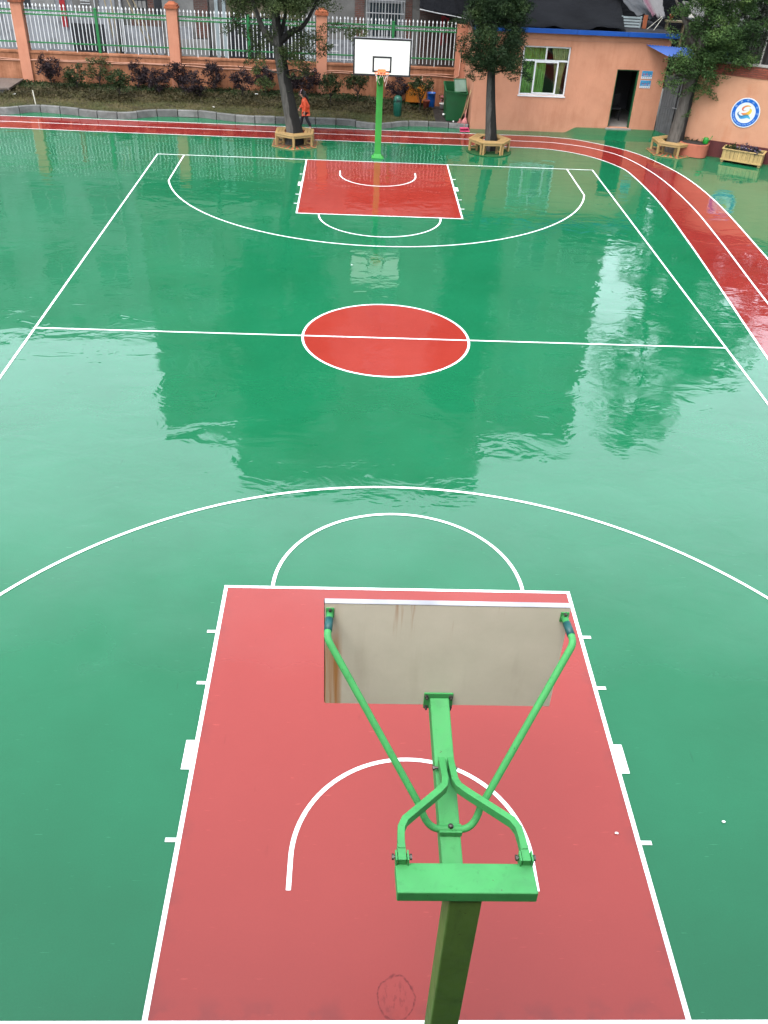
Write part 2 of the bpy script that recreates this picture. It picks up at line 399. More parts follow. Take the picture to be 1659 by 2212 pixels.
# the court slab: green sheet, kept clear of the planted bed, with a low ramp up to the gatehouse door
court = MB()
court.add([(-26, -22, 0), (18, -22, 0), (18, 18.35, 0), (-26, 18.35, 0)], [(0, 1, 2, 3)])
nx = 60; xs = [-26 + 44*i/nx for i in range(nx+1)]
def ramp_h(x):  # rise towards the door sill
    t = min(1, max(0, (x-7.45)/0.55)); return 0.22*(t*t*(3-2*t))
rows = [18.35, 18.75, 19.1, 19.45]
xs = sorted(set(list(np.linspace(-26, 7.3, 40)) + list(np.linspace(7.3, 8.2, 14)) + list(np.linspace(8.2, 14, 8))))
V = []; F = []
for j, y in enumerate(rows):
    for x in xs: V.append((x, y, ramp_h(x)*max(0, (y-18.35)/(19.45-18.35))**0.8))
for j in range(len(rows)-1):
    for i in range(len(xs)-1): a = j*len(xs)+i; F.append((a, a+1, a+1+len(xs), a+len(xs)))
apron = MB(); apron.add(V, F)
court_o = structure(court.build('court_surface', 'court_green'))
structure(apron.build('court_apron', 'court_green'))

OUT_R = [(6.0, 18.58), (7.0, 18.47), (7.92, 18.17), (9.42, 16.88), (10.2, 15.3), (10.69, 13.21), (10.82, 10.31), (10.60, 5.75), (10.33, 1.0), (9.8, -8), (9.2, -18), (8.95, -22)]
MID_R = [(6.0, 17.72), (7.2, 17.52), (8.26, 16.93), (9.12, 15.79), (9.69, 13.45), (9.86, 10.35), (9.72, 7.04), (9.42, 2.59), (8.9, -7), (8.3, -17), (8.0, -22)]
INN_R = [(5.2, 16.76), (6.3, 16.68), (7.2, 16.3), (7.98, 15.60), (8.55, 14.6), (8.78, 13.6), (8.90, 10.57), (8.73, 6.68), (8.52, 3.37), (8.26, -0.49), (7.8, -8), (7.2, -18), (6.95, -22)]
def mirrored(P): return [(-7.7-x, y) for x, y in reversed(P)]
def full(P, y0): return catmull(mirrored(P) + [(-10, y0), (-6, y0), (-2, y0), (2, y0)] + P, 8)
outer, mid, inner = full(OUT_R, 18.58), full(MID_R, 17.69), full(INN_R, 16.72)
def resample(P, n):
    P = np.array(P); d = np.r_[0, np.cumsum(np.linalg.norm(np.diff(P, axis=0), axis=1))]; t = np.linspace(0, d[-1], n)
    return np.stack([np.interp(t, d, P[:, 0]), np.interp(t, d, P[:, 1])], 1)
o_, m_, i_ = resample(outer, 260), resample(mid, 260), resample(inner, 260)
V = []; F = []
for a, b, c in zip(o_, m_, i_): V += [(a[0], a[1], ZR), (b[0], b[1], ZR), (c[0], c[1], ZR)]
for k in range(259):
    F += [(3*k, 3*k+3, 3*k+4, 3*k+1), (3*k+1, 3*k+4, 3*k+5, 3*k+2)]
tr = MB(); tr.add(V, F); structure(tr.build('running_track', 'track_red'))
for nm, P in (('track_line', outer), ('track_line', mid), ('track_line', inner)): strip(nm, P, 0.05, ZL, 'line_white')

LW = 0.049; HX, HY = 7.5, 14.02
def rect_strip(x0, x1, y0, y1): # line lying inside the rectangle
    pass
for s in (-1, 1):
    strip('side_line', [(s*HX, -14.06-LW/2), (s*HX, HY+LW/2)], LW, ZL, 'line_white')
    by_ = HY if s > 0 else -14.06
    strip('base_line', [(-HX+LW/2, by_), (HX-LW/2, by_)], LW, ZL, 'line_white')
strip('half_line', [(-HX+LW/2, 0), (-1.8-LW/2, 0)], LW, ZL, 'line_white'); strip('half_line', [(1.8+LW/2, 0), (HX-LW/2, 0)], LW, ZL, 'line_white')
strip('half_line', [(-1.8+LW/2, 0), (1.8-LW/2, 0)], LW, ZL, 'line_white')
sheet('centre_circle_paint', arc(0, 0, 1.8, 0, 2*PI, 96)[:-1], ZR, 'court_red')
strip('centre_circle_line', arc(0, 0, 1.8, 0, 2*PI, 96)[:-1], LW, ZL, 'line_white', closed=True)
KY = HY-5.8; KX = 2.45
for s in (-1, 1):
    sheet('key_paint', [(-KX, s*KY), (KX, s*KY), (KX, s*((HY if s > 0 else 14.06)-LW/2)), (-KX, s*((HY if s > 0 else 14.06)-LW/2))][::s], ZR, 'court_red')
    for t in (-1, 1): strip('key_line', [(t*(KX-LW/2), s*(KY+LW)), (t*(KX-LW/2), s*((HY if s > 0 else 14.06)-LW/2))], LW, ZL, 'line_white')
    strip('free_throw_line', [(-KX, s*(KY+LW/2)), (KX, s*(KY+LW/2))], LW, ZL, 'line_white')
    a0, a1 = (PI, 2*PI) if s > 0 else (0, PI)
    strip('free_throw_arc', arc(0, s*KY, 1.8-LW/2, a0, a1), LW, ZL, 'line_white')
    hy = HY-1.575
    th = math.asin((hy-(HY-3.02))/6.75); X3 = 6.6
    th = math.acos(X3/6.75)
    A = [(-X3, HY-LW/2)] + [(6.75*math.cos(PI+th+(PI-2*th)*i/96), hy+6.75*math.sin(PI+th+(PI-2*th)*i/96)) for i in range(97)] + [(X3, HY-LW/2)]
    strip('three_point_line', [(x, s*y) for x, y in A], LW, ZL, 'line_white')
    N = [(-1.25, hy+0.36)] + [(1.25*math.cos(PI+PI*i/48), hy+1.25*math.sin(PI+PI*i/48)) for i in range(49)] + [(1.25, hy+0.36)]
    strip('no_charge_arc', [(x, s*(y)) for x, y in N], LW, ZL, 'line_white')
    for t in (-1, 1):
        for y in (12.25, 10.06, 9.15): strip('lane_mark', [(t*KX, s*y), (t*(KX+0.115), s*y)], LW, ZL, 'line_white')
        strip('lane_block', [(t*(KX+0.05), s*10.95), (t*(KX+0.05), s*11.36)], 0.10, ZL, 'line_white')

# ------------------------------------------------------------------ basketball stands
def rustmat():
    m, nt, b = newmat('board_back')
    p = opos(nt)
    c = ramp(nt, noise(nt, p, 2.2, 5, 0.6), [(0.3, (0.38, 0.35, 0.285)), (0.7, (0.44, 0.405, 0.335))])
    c = mixc(nt, maprange(nt, noise(nt, mapping(nt, p, (4, 4, 0.5), loc=(2.3, 0, 0)), 1.1, 4), 0.58, 0.72, 0, 0.22), c, (0.22, 0.185, 0.13))
    s = nd(nt, 'ShaderNodeSeparateXYZ'); nt.links.new(p, s.inputs[0])
    streak = noise(nt, mapping(nt, p, (38, 1, 0.8)), 1.0, 3, 0.6)
    side = maprange(nt, s.outputs[0], -0.86, -0.83, 1, 0)
    rust = math_(nt, 'MULTIPLY', side, maprange(nt, streak, 0.30, 0.6, 0.35, 0.95))
    rust = math_(nt, 'MULTIPLY', rust, maprange(nt, s.outputs[2], 3.45, 3.75, 1, 0.15))
    c = mixc(nt, rust, c, (0.27, 0.115, 0.028))
    top = maprange(nt, s.outputs[2], 3.55, 3.93, 0, 1)
    r2 = math_(nt, 'MULTIPLY', math_(nt, 'POWER', top, 1.5), maprange(nt, noise(nt, mapping(nt, p, (14, 1, 0.6), loc=(4, 0, 2)), 1.0, 4, 0.7), 0.60, 0.70, 0, 0.6))
    c = mixc(nt, r2, c, (0.24, 0.09, 0.025))
    nt.links.new(c, b.inputs['Base Color']); b.inputs['Roughness'].default_value = 0.65
    bump(nt, b, noise(nt, p, 30, 3), 0.001)
    return m
M['board_back'] = rustmat()
def stand(label, loc, rotz, paint):
    t = thing('basketball_stand', label, 'basketball stand', loc, rotz, 'basketball stands at the two ends of the court')
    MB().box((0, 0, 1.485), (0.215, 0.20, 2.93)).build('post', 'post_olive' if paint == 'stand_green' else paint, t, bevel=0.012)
    b = MB(); b.box((0, 0, 0.012), (0.42, 0.40, 0.02))
    b.add([(x*0.17, y*0.16, 0.022) for x, y in ((-1, -1), (1, -1), (1, 1), (-1, 1))] + [(x*0.115, y*0.108, 0.14) for x, y in ((-1, -1), (1, -1), (1, 1), (-1, 1))],
          [(0, 1, 5, 4), (1, 2, 6, 5), (2, 3, 7, 6), (3, 0, 4, 7)])
    b.build('base_plate', paint, t, bevel=0.004)
    MB().box((0, -0.015, 3.0), (0.90, 0.21, 0.10)).build('crossbar', paint, t, bevel=0.008)
    a0 = Vector((0, 0.08, 2.40)); a1 = Vector((0, 1.555, 2.955))
    MB().bar([a0, a1], 0.15, 0.15).build('arm', paint, t, bevel=0.010)
    def armtop(y): return 2.40 + (y-0.08)*(0.555/1.475) + 0.08
    # two bent braces, hinged on the crossbar and meeting on the arm
    for s in (-1, 1):
        P = [(s*0.405, 0.16, 3.075), (s*0.402, 0.24, 3.078), (s*0.395, 0.32, 3.075), (s*0.365, 0.385, 3.07), (s*0.10, 0.665, 3.0), (s*0.055, 0.72, 2.985), (s*0.036, 0.79, 2.96), (s*0.034, 1.02, 2.90)]
        br = MB().bar(P, 0.048, 0.075).build('brace', paint, t, bevel=0.004)
        h = MB(); h.box((s*0.405, 0.135, 3.075), (0.055, 0.12, 0.062))
        for q in (-1, 1): h.box((s*0.405+q*0.038, 0.105, 3.065), (0.012, 0.075, 0.10))
        h.build('hinge', paint, br, bevel=0.003)
        bo = MB(); bo.tube([(s*0.405-0.065, 0.115, 3.075), (s*0.405+0.065, 0.115, 3.075)], 0.011, 8)
        bo.tube([(s*0.405-0.066, 0.115, 3.075), (s*0.405-0.052, 0.115, 3.075)], 0.02, 6); bo.tube([(s*0.405+0.052, 0.115, 3.075), (s*0.405+0.066, 0.115, 3.075)], 0.02, 6)
        bo.build('hinge_bolt', 'bolt', br)
    fin = MB(); fin.box((0, 1.0, armtop(1.0)+0.02), (0.02, 0.09, 0.10)); fin.build('fin_plate', paint, t)
    fb = MB(); fb.tube([(-0.10, 0.98, armtop(1.0)+0.045), (0.085, 0.98, armtop(1.0)+0.045)], 0.011, 8); fb.tube([(-0.10, 0.98, armtop(1.0)+0.045), (-0.086, 0.98, armtop(1.0)+0.045)], 0.02, 6)
    fb.build('bolt', 'bolt', t)
    # U-shaped pipe: bottom of the U on the arm, tips on the upper corners of the board
    yU = 0.58; zU = armtop(yU)+0.03; bend = Vector((0.885, 1.345, 3.83)); tip = Vector((0.862, 1.572, 3.865))
    def leg(s):
        c = Vector((0.085, yU, zU)); kn = Vector((0.085+0.13, yU+0.09, zU+0.125)); out = []
        d = (Vector((bend.x, bend.y, bend.z))-kn).normalized()
        p0, p1, p2 = c, Vector((0.175, yU+0.005, zU+0.008)), kn
        for i in range(9):
            q = i/8; out.append((1-q)**2*p0 + 2*q*(1-q)*p1 + q*q*p2)
        e0 = bend - d*0.05; e2 = bend + (tip-bend).normalized()*0.05
        for i in range(7):
            q = i/6; out.append((1-q)**2*e0 + 2*q*(1-q)*bend + q*q*e2)
        out.append(tip)
        return [Vector((p.x*s, p.y, p.z)) for p in out]
    L, Rr = leg(-1), leg(1)
    up = MB().tube(list(reversed(L)) + Rr, 0.0265, 12).build('support_pipe', paint, t, smooth=True)
    for s, P in ((-1, L), (1, Rr)):
        a, b_ = P[-2], P[-1]; d = (b_-a)
        MB().tube([a+d*0.08, a+d*0.70], 0.0295, 12).build('sleeve', 'sleeve', up, smooth=True)
        pl = MB(); pl.box((s*0.862, 1.576, 3.865), (0.06, 0.008, 0.09)); pl.build('bracket', paint, up)
        MB().tube([(s*0.862, 1.55, 3.90), (s*0.862, 1.572, 3.90)], 0.012, 6).build('bracket_bolt', 'bolt', up)
    sad = MB(); sad.box((0, yU, zU-0.012), (0.165, 0.075, 0.05)); sad.build('saddle', paint, t, bevel=0.006)
    MB().lathe([(0.0, 0.03), (0.02, 0.03), (0.02, 0.04), (0.012, 0.05), (0.0, 0.052)], (0, yU, zU), 12).build('bolt', 'bolt', t, smooth=True)
    # board: white face, drab back, dark frame and target square
    Z0, Z1 = 2.885, 3.945
    bd = MB().b2(-0.9, 0.9, 1.602, 1.622, Z0, Z1).build('backboard', 'white_paint', t, bevel=0.002)
    MB().b2(-0.9, 0.9, 1.582, 1.602, Z0, Z1).build('back_panel', 'board_back', bd)
    fr = MB(); w = 0.048
    fr.b2(-0.905, 0.905, 1.5995, 1.6265, Z1-w, Z1+0.004); fr.b2(-0.905, 0.905, 1.5995, 1.6265, Z0-0.004, Z0+w)
    for s in (-1, 1): fr.b2(min(s*0.905, s*(0.905-w)), max(s*0.905, s*(0.905-w)), 1.5995, 1.6265, Z0+w, Z1-w)
    fr.build('board_border', 'black_paint', bd)
    tg = MB(); y0, y1 = 1.6225, 1.6255; zt0, zt1 = Z0+0.10, Z0+0.56; k = 0.052
    tg.b2(-0.30, 0.30, y0, y1, zt1-k, zt1); tg.b2(-0.30, 0.30, y0, y1, zt0, zt0+k)
    for s in (-1, 1): tg.b2(min(s*0.30, s*(0.30-k)), max(s*0.30, s*(0.30-k)), y0, y1, zt0+k, zt1-k)
    tg.build('target_square', 'black_paint', bd)
    MB().b2(-0.9, 0.9, 1.580, 1.6285, Z1+0.005, Z1+0.010).build('top_trim', 'trim_grey', bd)
    pp = MB(); pp.b2(-0.115, 0.115, 1.566, 1.581, 2.86, 3.03); pp.build('mounting_plate', paint, bd, bevel=0.003)
    for x in (-0.096, 0.096):
        for z in (2.885, 3.0): MB().tube([(x, 1.53, z), (x, 1.549, z), (x, 1.55, z), (x, 1.566, z)], [0.009, 0.009, 0.017, 0.017], 6).build('plate_bolt', 'bolt', bd)
    # rim and what is left of the net
    yr = 1.63+0.16+0.215; zr = 3.03
    rm = MB(); rm.tube([(0.225*math.cos(2*PI*i/32), yr+0.225*math.sin(2*PI*i/32), zr) for i in range(33)], 0.011, 8, False)
    ro = rm.build('rim', 'rim_orange', t, smooth=True)
    rb = MB(); rb.b2(-0.12, 0.12, 1.628, 1.638, zr-0.09, zr+0.05); rb.b2(-0.10, 0.10, 1.638, 1.80, zr-0.03, zr-0.015)
    for s in (-1, 1): rb.bar([(s*0.09, 1.64, zr-0.01), (s*0.12, yr-0.18, zr-0.005)], 0.02, 0.02)
    rb.build('rim_bracket', 'rim_orange', ro)
    nt_ = MB(); gg = random.Random(3)
    for i in range(10):
        a = 2*PI*i/10 + 0.1; x, y = 0.225*math.cos(a), yr+0.225*math.sin(a); l = gg.uniform(0.10, 0.42)
        nt_.tube([(x, y, zr-0.01), (x*0.8+gg.uniform(-.03, .03), yr+(y-yr)*0.8, zr-l*0.5), (x*0.65+gg.uniform(-.05, .05), yr+(y-yr)*0.65, zr-l)], 0.005, 5)
    nt_.build('net', 'net', ro)
    return t
M['trim_grey'] = pmat('trim_grey', (0.24, 0.24, 0.26), 0.5, 0.3, 2.5)
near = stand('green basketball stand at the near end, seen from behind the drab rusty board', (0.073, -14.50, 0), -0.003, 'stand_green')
skew = Matrix(((1, -0.042, 0, 0), (0, 1, 0, 0), (0, 0, 1, 0), (0, 0, 0, 1)))   # the arm is knocked a little to the left
for o in near.children_recursive: o.data.transform(skew)
stand('bright green basketball stand at the far end with white board and orange rim', (0.02, 14.66, 0), PI+0.002, 'stand_far')

# ------------------------------------------------------------------ trees
ALB[0] = 0.52
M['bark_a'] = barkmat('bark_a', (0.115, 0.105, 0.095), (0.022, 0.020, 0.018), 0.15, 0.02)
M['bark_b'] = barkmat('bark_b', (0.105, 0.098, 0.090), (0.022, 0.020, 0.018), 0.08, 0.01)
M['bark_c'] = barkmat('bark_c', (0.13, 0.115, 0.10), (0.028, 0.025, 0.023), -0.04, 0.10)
M['twig'] = pmat('twig', (0.045, 0.036, 0.03), 0.8, 0.3, 6, 0.004, 30)
M['leaf_dark'] = leafmat('leaf_dark', (0.010, 0.022, 0.009), (0.022, 0.046, 0.016), (0.060, 0.095, 0.030))
M['leaf_spray'] = leafmat('leaf_spray', (0.022, 0.034, 0.013), (0.055, 0.080, 0.026), (0.13, 0.16, 0.05))
M['leaf_mid'] = leafmat('leaf_mid', (0.018, 0.040, 0.013), (0.055, 0.11, 0.030), (0.15, 0.23, 0.06))
M['leaf_grey'] = leafmat('leaf_grey', (0.025, 0.032, 0.020), (0.060, 0.072, 0.045), (0.17, 0.185, 0.13), clump=2.2)
M['leaf_purple'] = leafmat('leaf_purple', (0.010, 0.007, 0.009), (0.028, 0.018, 0.022), (0.06, 0.045, 0.048), clump=4)
M['leaf_shrub'] = leafmat('leaf_shrub', (0.012, 0.024, 0.008), (0.030, 0.050, 0.016), (0.065, 0.095, 0.035), clump=4)
M['leaf_olive'] = leafmat('leaf_olive', (0.026, 0.036, 0.012), (0.060, 0.075, 0.026), (0.12, 0.13, 0.05), clump=4)

def trunk_mesh(path, rad, seg=20, flare=0.0, seed=1, lobes=5):
    g_ = random.Random(seed); ph = [g_.uniform(0, 6.28) for _ in range(4)]
    mb = MB(); pts, T, N = mb.frames(path); k = len(pts); vs_ = []
    for i in range(k):
        B = T[i].cross(N[i])
        for j in range(seg):
            a = 2*PI*j/seg; r = rad[i]
            h = pts[i].z
            fl = math.exp(-max(0, h)/0.35)*flare
            r *= 1 + 0.06*math.sin(3*a+ph[0]+h*0.6) + 0.04*math.sin(7*a+ph[1]-h) + fl*(0.5+0.5*math.sin(lobes*a+ph[2]))
            vs_.append(pts[i] + (N[i]*math.cos(a)+B*math.sin(a))*r)
    fs_ = [(i*seg+j, i*seg+(j+1) % seg, (i+1)*seg+(j+1) % seg, (i+1)*seg+j) for i in range(k-1) for j in range(seg)]
    fs_ += [tuple(range(seg-1, -1, -1)), tuple((k-1)*seg+j for j in range(seg))]
    mb.add(vs_, fs_); return mb
def smoothpath(P, n=5):
    P = [np.array(p, float) for p in P]; out = []
    for i in range(len(P)-1):
        p0 = P[max(0, i-1)]; p1 = P[i]; p2 = P[i+1]; p3 = P[min(len(P)-1, i+2)]
        for k in range(n):
            t = k/n; out.append(0.5*((2*p1)+(-p0+p2)*t+(2*p0-5*p1+4*p2-p3)*t*t+(-p0+3*p1-3*p2+p3)*t**3))
    out.append(P[-1]); return [tuple(x) for x in out]

def clumps_to_leaves(cl, per, spread, g_, flat=0.75):
    """cl: (n,4) centres + radius"""
    C = []
    for x, y, z, r in cl:
        n = max(8, int(per*r*r/0.16))
        d = g_.normal(size=(n, 3)); d /= np.linalg.norm(d, axis=1)[:, None]
        rr = r*spread*g_.uniform(0.25, 1.0, n)**0.6
        ax = g_.normal(size=3)*np.array([1, 1, 0.5]); ax[2] -= 0.55; ax /= np.linalg.norm(ax)   # each tuft is drawn out along its own drooping axis
        q_ = d*rr[:, None]*np.array([1, 1, flat]); al_ = q_ @ ax
        C.append(np.array([x, y, z]) + q_*0.72 + (al_*1.05)[:, None]*ax)
    return np.concatenate(C)

def big_tree(name, label, loc, path, r0, r1, bark, leaf, limbs, clump_list, per=230, size=0.11, flare=0.5, seed=1, group='conifer trees with benches round their trunks', ratio=0.42):
    t = thing(name, label, 'tree', loc, 0, group)
    P = smoothpath(path, 6); k = len(P)
    rad = [r0+(r1-r0)*(i/(k-1))**1.0 for i in range(k)]
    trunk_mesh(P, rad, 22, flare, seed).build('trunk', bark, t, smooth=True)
    for a in limbs:
        lp = smoothpath(a[0], 4); n = len(lp)
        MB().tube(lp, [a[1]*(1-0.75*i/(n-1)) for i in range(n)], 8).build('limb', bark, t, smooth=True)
    g_ = np.random.default_rng(seed)
    cl = np.array(clump_list)
    C = clumps_to_leaves(cl, per, 1.0, g_)
    V, F = leaves(C, size, ratio, seed, droop=0.15)
    o = bpy.data.objects.new('crown', fastmesh('crown', V, F, leaf)); link(o, t)
    return t

def crown_clumps(n, g_, z0, z1, rfun, cx, cy, rmin=0.25, rmax=0.5, shell=0.55):
    out = []
    for _ in range(n):
        z = g_.uniform(z0, z1); Rz = rfun(z); a = g_.uniform(0, 2*PI); q = Rz*(shell+(1-shell)*g_.uniform(0, 1))*g_.uniform(0.55, 1.05)
        out.append((cx(z)+q*math.cos(a), cy(z)+q*math.sin(a), z, g_.uniform(rmin, rmax)))
    return out

# left tree: leaning trunk, forked limbs, tufts hanging round the trunk
g_ = np.random.default_rng(11)
c1 = crown_clumps(330, g_, 4.3, 12.2, lambda z: 2.6*math.sin(min(1, max(0.12, (z-3.0)/9.6))*PI)**0.6+0.25, lambda z: -0.55-0.02*z, lambda z: 0.1, 0.3, 0.6)
c1 += [(-0.35+x, y, z, r) for x, y, z, r in [(-0.95, 0.1, 2.35, .26), (-0.75, -.2, 2.75, .32), (-1.0, .1, 3.0, .30), (-0.5, -.3, 1.95, .22), (-0.6, -.25, 2.1, .25), (-0.85, 0, 2.0, .22), (-1.15, .2, 2.65, .25),
       (0.35, -.35, 3.2, .34), (0.3, -.4, 2.85, .32), (0.1, -.45, 3.05, .30), (0.55, -.3, 2.95, .28), (0.7, -.3, 2.6, .30), (0.5, -.35, 2.35, .24), (0.85, -.25, 2.75, .25), (0.0, -.42, 2.7, .25),
       (0.9, 0, 3.1, .33), (1.2, .1, 3.3, .36), (1.0, .2, 3.5, .36), (1.4, .2, 3.05, .28), (0.55, -.2, 3.5, .3), (-0.45, -.3, 3.45, .32), (-0.9, -.1, 3.5, .38), (-1.3, .1, 3.55, .36), (-1.7, .1, 3.75, .34), (1.7, 0.2, 3.75, .34), (2.3, 0.2, 3.65, .32), (2.7, .2, 3.6, .3), (2.9, .2, 3.4, .22), (2.5, .1, 3.3, .2),
       (0.25, -.1, 1.75, .12), (0.32, 0, 1.62, .10)]]
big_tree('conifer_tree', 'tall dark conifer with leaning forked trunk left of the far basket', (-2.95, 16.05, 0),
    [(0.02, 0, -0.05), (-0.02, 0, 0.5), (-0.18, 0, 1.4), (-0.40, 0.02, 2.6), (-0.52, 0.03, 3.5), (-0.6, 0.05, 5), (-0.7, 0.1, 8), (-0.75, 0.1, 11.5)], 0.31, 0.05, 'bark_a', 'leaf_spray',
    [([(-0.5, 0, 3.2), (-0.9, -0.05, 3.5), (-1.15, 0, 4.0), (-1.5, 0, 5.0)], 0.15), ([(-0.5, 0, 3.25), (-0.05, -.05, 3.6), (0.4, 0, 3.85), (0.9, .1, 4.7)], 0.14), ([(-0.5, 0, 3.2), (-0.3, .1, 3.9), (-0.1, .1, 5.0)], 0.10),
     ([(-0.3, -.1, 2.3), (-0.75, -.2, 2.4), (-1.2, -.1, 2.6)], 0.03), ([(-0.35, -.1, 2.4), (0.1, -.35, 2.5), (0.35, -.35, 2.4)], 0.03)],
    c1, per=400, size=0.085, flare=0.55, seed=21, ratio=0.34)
# middle tree: dense dark column of foliage above a straight trunk
g_ = np.random.default_rng(12)
c2 = crown_clumps(340, g_, 2.85, 11.0, lambda z: 1.25*math.sin(min(1, max(0.18, (z-1.9)/9.6))*PI)**0.5+0.15, lambda z: -0.05*z*0.9, lambda z: 0.1, 0.26, 0.48, 0.6)
c2 += [(x, y, z, r) for x, y, z, r in [(-0.75, -.2, 2.75, .28), (-0.95, -.2, 2.55, .2), (-0.5, -.3, 2.7, .28), (0.55, -.2, 2.75, .28), (0.9, -.2, 2.6, .25), (1.05, -.15, 2.55, .22), (0.85, -.3, 2.9, .28), (-1.2, 0, 3.2, .3), (-1.35, 0, 3.45, .28), (-1.05, -.3, 3.0, .3), (0.15, -.4, 3.0, .33), (-0.2, -.45, 2.9, .3), (0.62, -.1, 2.42, .14), (-0.85, -.1, 2.4, .13), (-1.0, 0, 2.45, .12)]]
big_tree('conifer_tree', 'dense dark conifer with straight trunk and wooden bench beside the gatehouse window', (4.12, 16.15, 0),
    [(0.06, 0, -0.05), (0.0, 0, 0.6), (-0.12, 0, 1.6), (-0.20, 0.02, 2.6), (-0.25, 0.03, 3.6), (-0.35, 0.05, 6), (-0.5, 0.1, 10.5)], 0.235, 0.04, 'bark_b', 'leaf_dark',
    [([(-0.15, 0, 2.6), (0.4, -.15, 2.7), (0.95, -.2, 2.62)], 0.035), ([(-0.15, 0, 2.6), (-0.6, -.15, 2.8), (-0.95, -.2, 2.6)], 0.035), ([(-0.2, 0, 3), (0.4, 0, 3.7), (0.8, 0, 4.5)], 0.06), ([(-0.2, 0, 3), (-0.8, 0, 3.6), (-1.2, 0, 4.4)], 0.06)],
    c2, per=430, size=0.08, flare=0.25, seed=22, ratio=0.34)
# right tree: thick trunk, brighter foliage
g_ = np.random.default_rng(13)
c3 = crown_clumps(300, g_, 3.0, 12.8, lambda z: (2.7 if z > 7.5 else 1.75)*math.sin(min(1, max(0.14, (z-2.2)/11.2))*PI)**0.5+0.2, lambda z: 1.0 if z < 7.5 else 1.15, lambda z: 0.0, 0.26, 0.5, 0.45)
c3 = [c for i, c in enumerate(c3) if not (c[2] > 5.5 and math.sin(c[0]*2.1+c[2]*1.3) > 0.62)]
c3 += [(x, y, z, r) for x, y, z, r in [(-0.75, -.3, 2.55, .28), (-0.95, -.3, 2.35, .2), (-0.6, -.35, 2.25, .24), (-0.35, -.45, 2.55, .3), (0.0, -.5, 2.75, .32), (0.35, -.5, 2.55, .3), (0.15, -.5, 2.3, .28), (0.6, -.4, 2.7, .3), (0.85, -.35, 2.45, .26), (0.95, -.3, 2.75, .26), (0.6, -.4, 2.25, .24), (0.35, -.45, 2.05, .2), (-0.15, -.45, 2.15, .22), (0.9, -.3, 2.1, .22),
       (-0.5, -.3, 2.95, .32), (0.1, -.45, 3.15, .34), (0.7, -.3, 3.2, .32), (0.05, -.42, 1.38, .13), (0.14, -.42, 1.48, .1)] + [(g_.uniform(-0.85, 1.7), g_.uniform(-0.75, 0.3), g_.uniform(2.7, 5.2), g_.uniform(0.24, 0.4)) for _ in range(60)] + [(-0.35, -.2, 3.4, .34), (0.45, -.3, 3.6, .36)]]
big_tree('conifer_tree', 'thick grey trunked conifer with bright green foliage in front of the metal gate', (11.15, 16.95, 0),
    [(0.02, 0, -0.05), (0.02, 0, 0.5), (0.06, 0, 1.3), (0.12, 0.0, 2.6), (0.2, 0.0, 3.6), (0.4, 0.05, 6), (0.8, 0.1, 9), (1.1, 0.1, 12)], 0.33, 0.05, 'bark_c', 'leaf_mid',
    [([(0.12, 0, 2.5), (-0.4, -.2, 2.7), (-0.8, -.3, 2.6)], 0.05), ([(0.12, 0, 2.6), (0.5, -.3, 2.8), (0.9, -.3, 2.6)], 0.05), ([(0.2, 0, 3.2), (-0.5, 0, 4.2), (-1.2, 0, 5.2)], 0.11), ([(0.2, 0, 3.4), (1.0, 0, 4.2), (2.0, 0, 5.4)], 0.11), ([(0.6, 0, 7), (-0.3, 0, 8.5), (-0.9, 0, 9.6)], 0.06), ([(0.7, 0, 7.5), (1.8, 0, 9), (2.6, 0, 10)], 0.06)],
    c3, per=340, size=0.085, flare=0.3, seed=23, ratio=0.36)

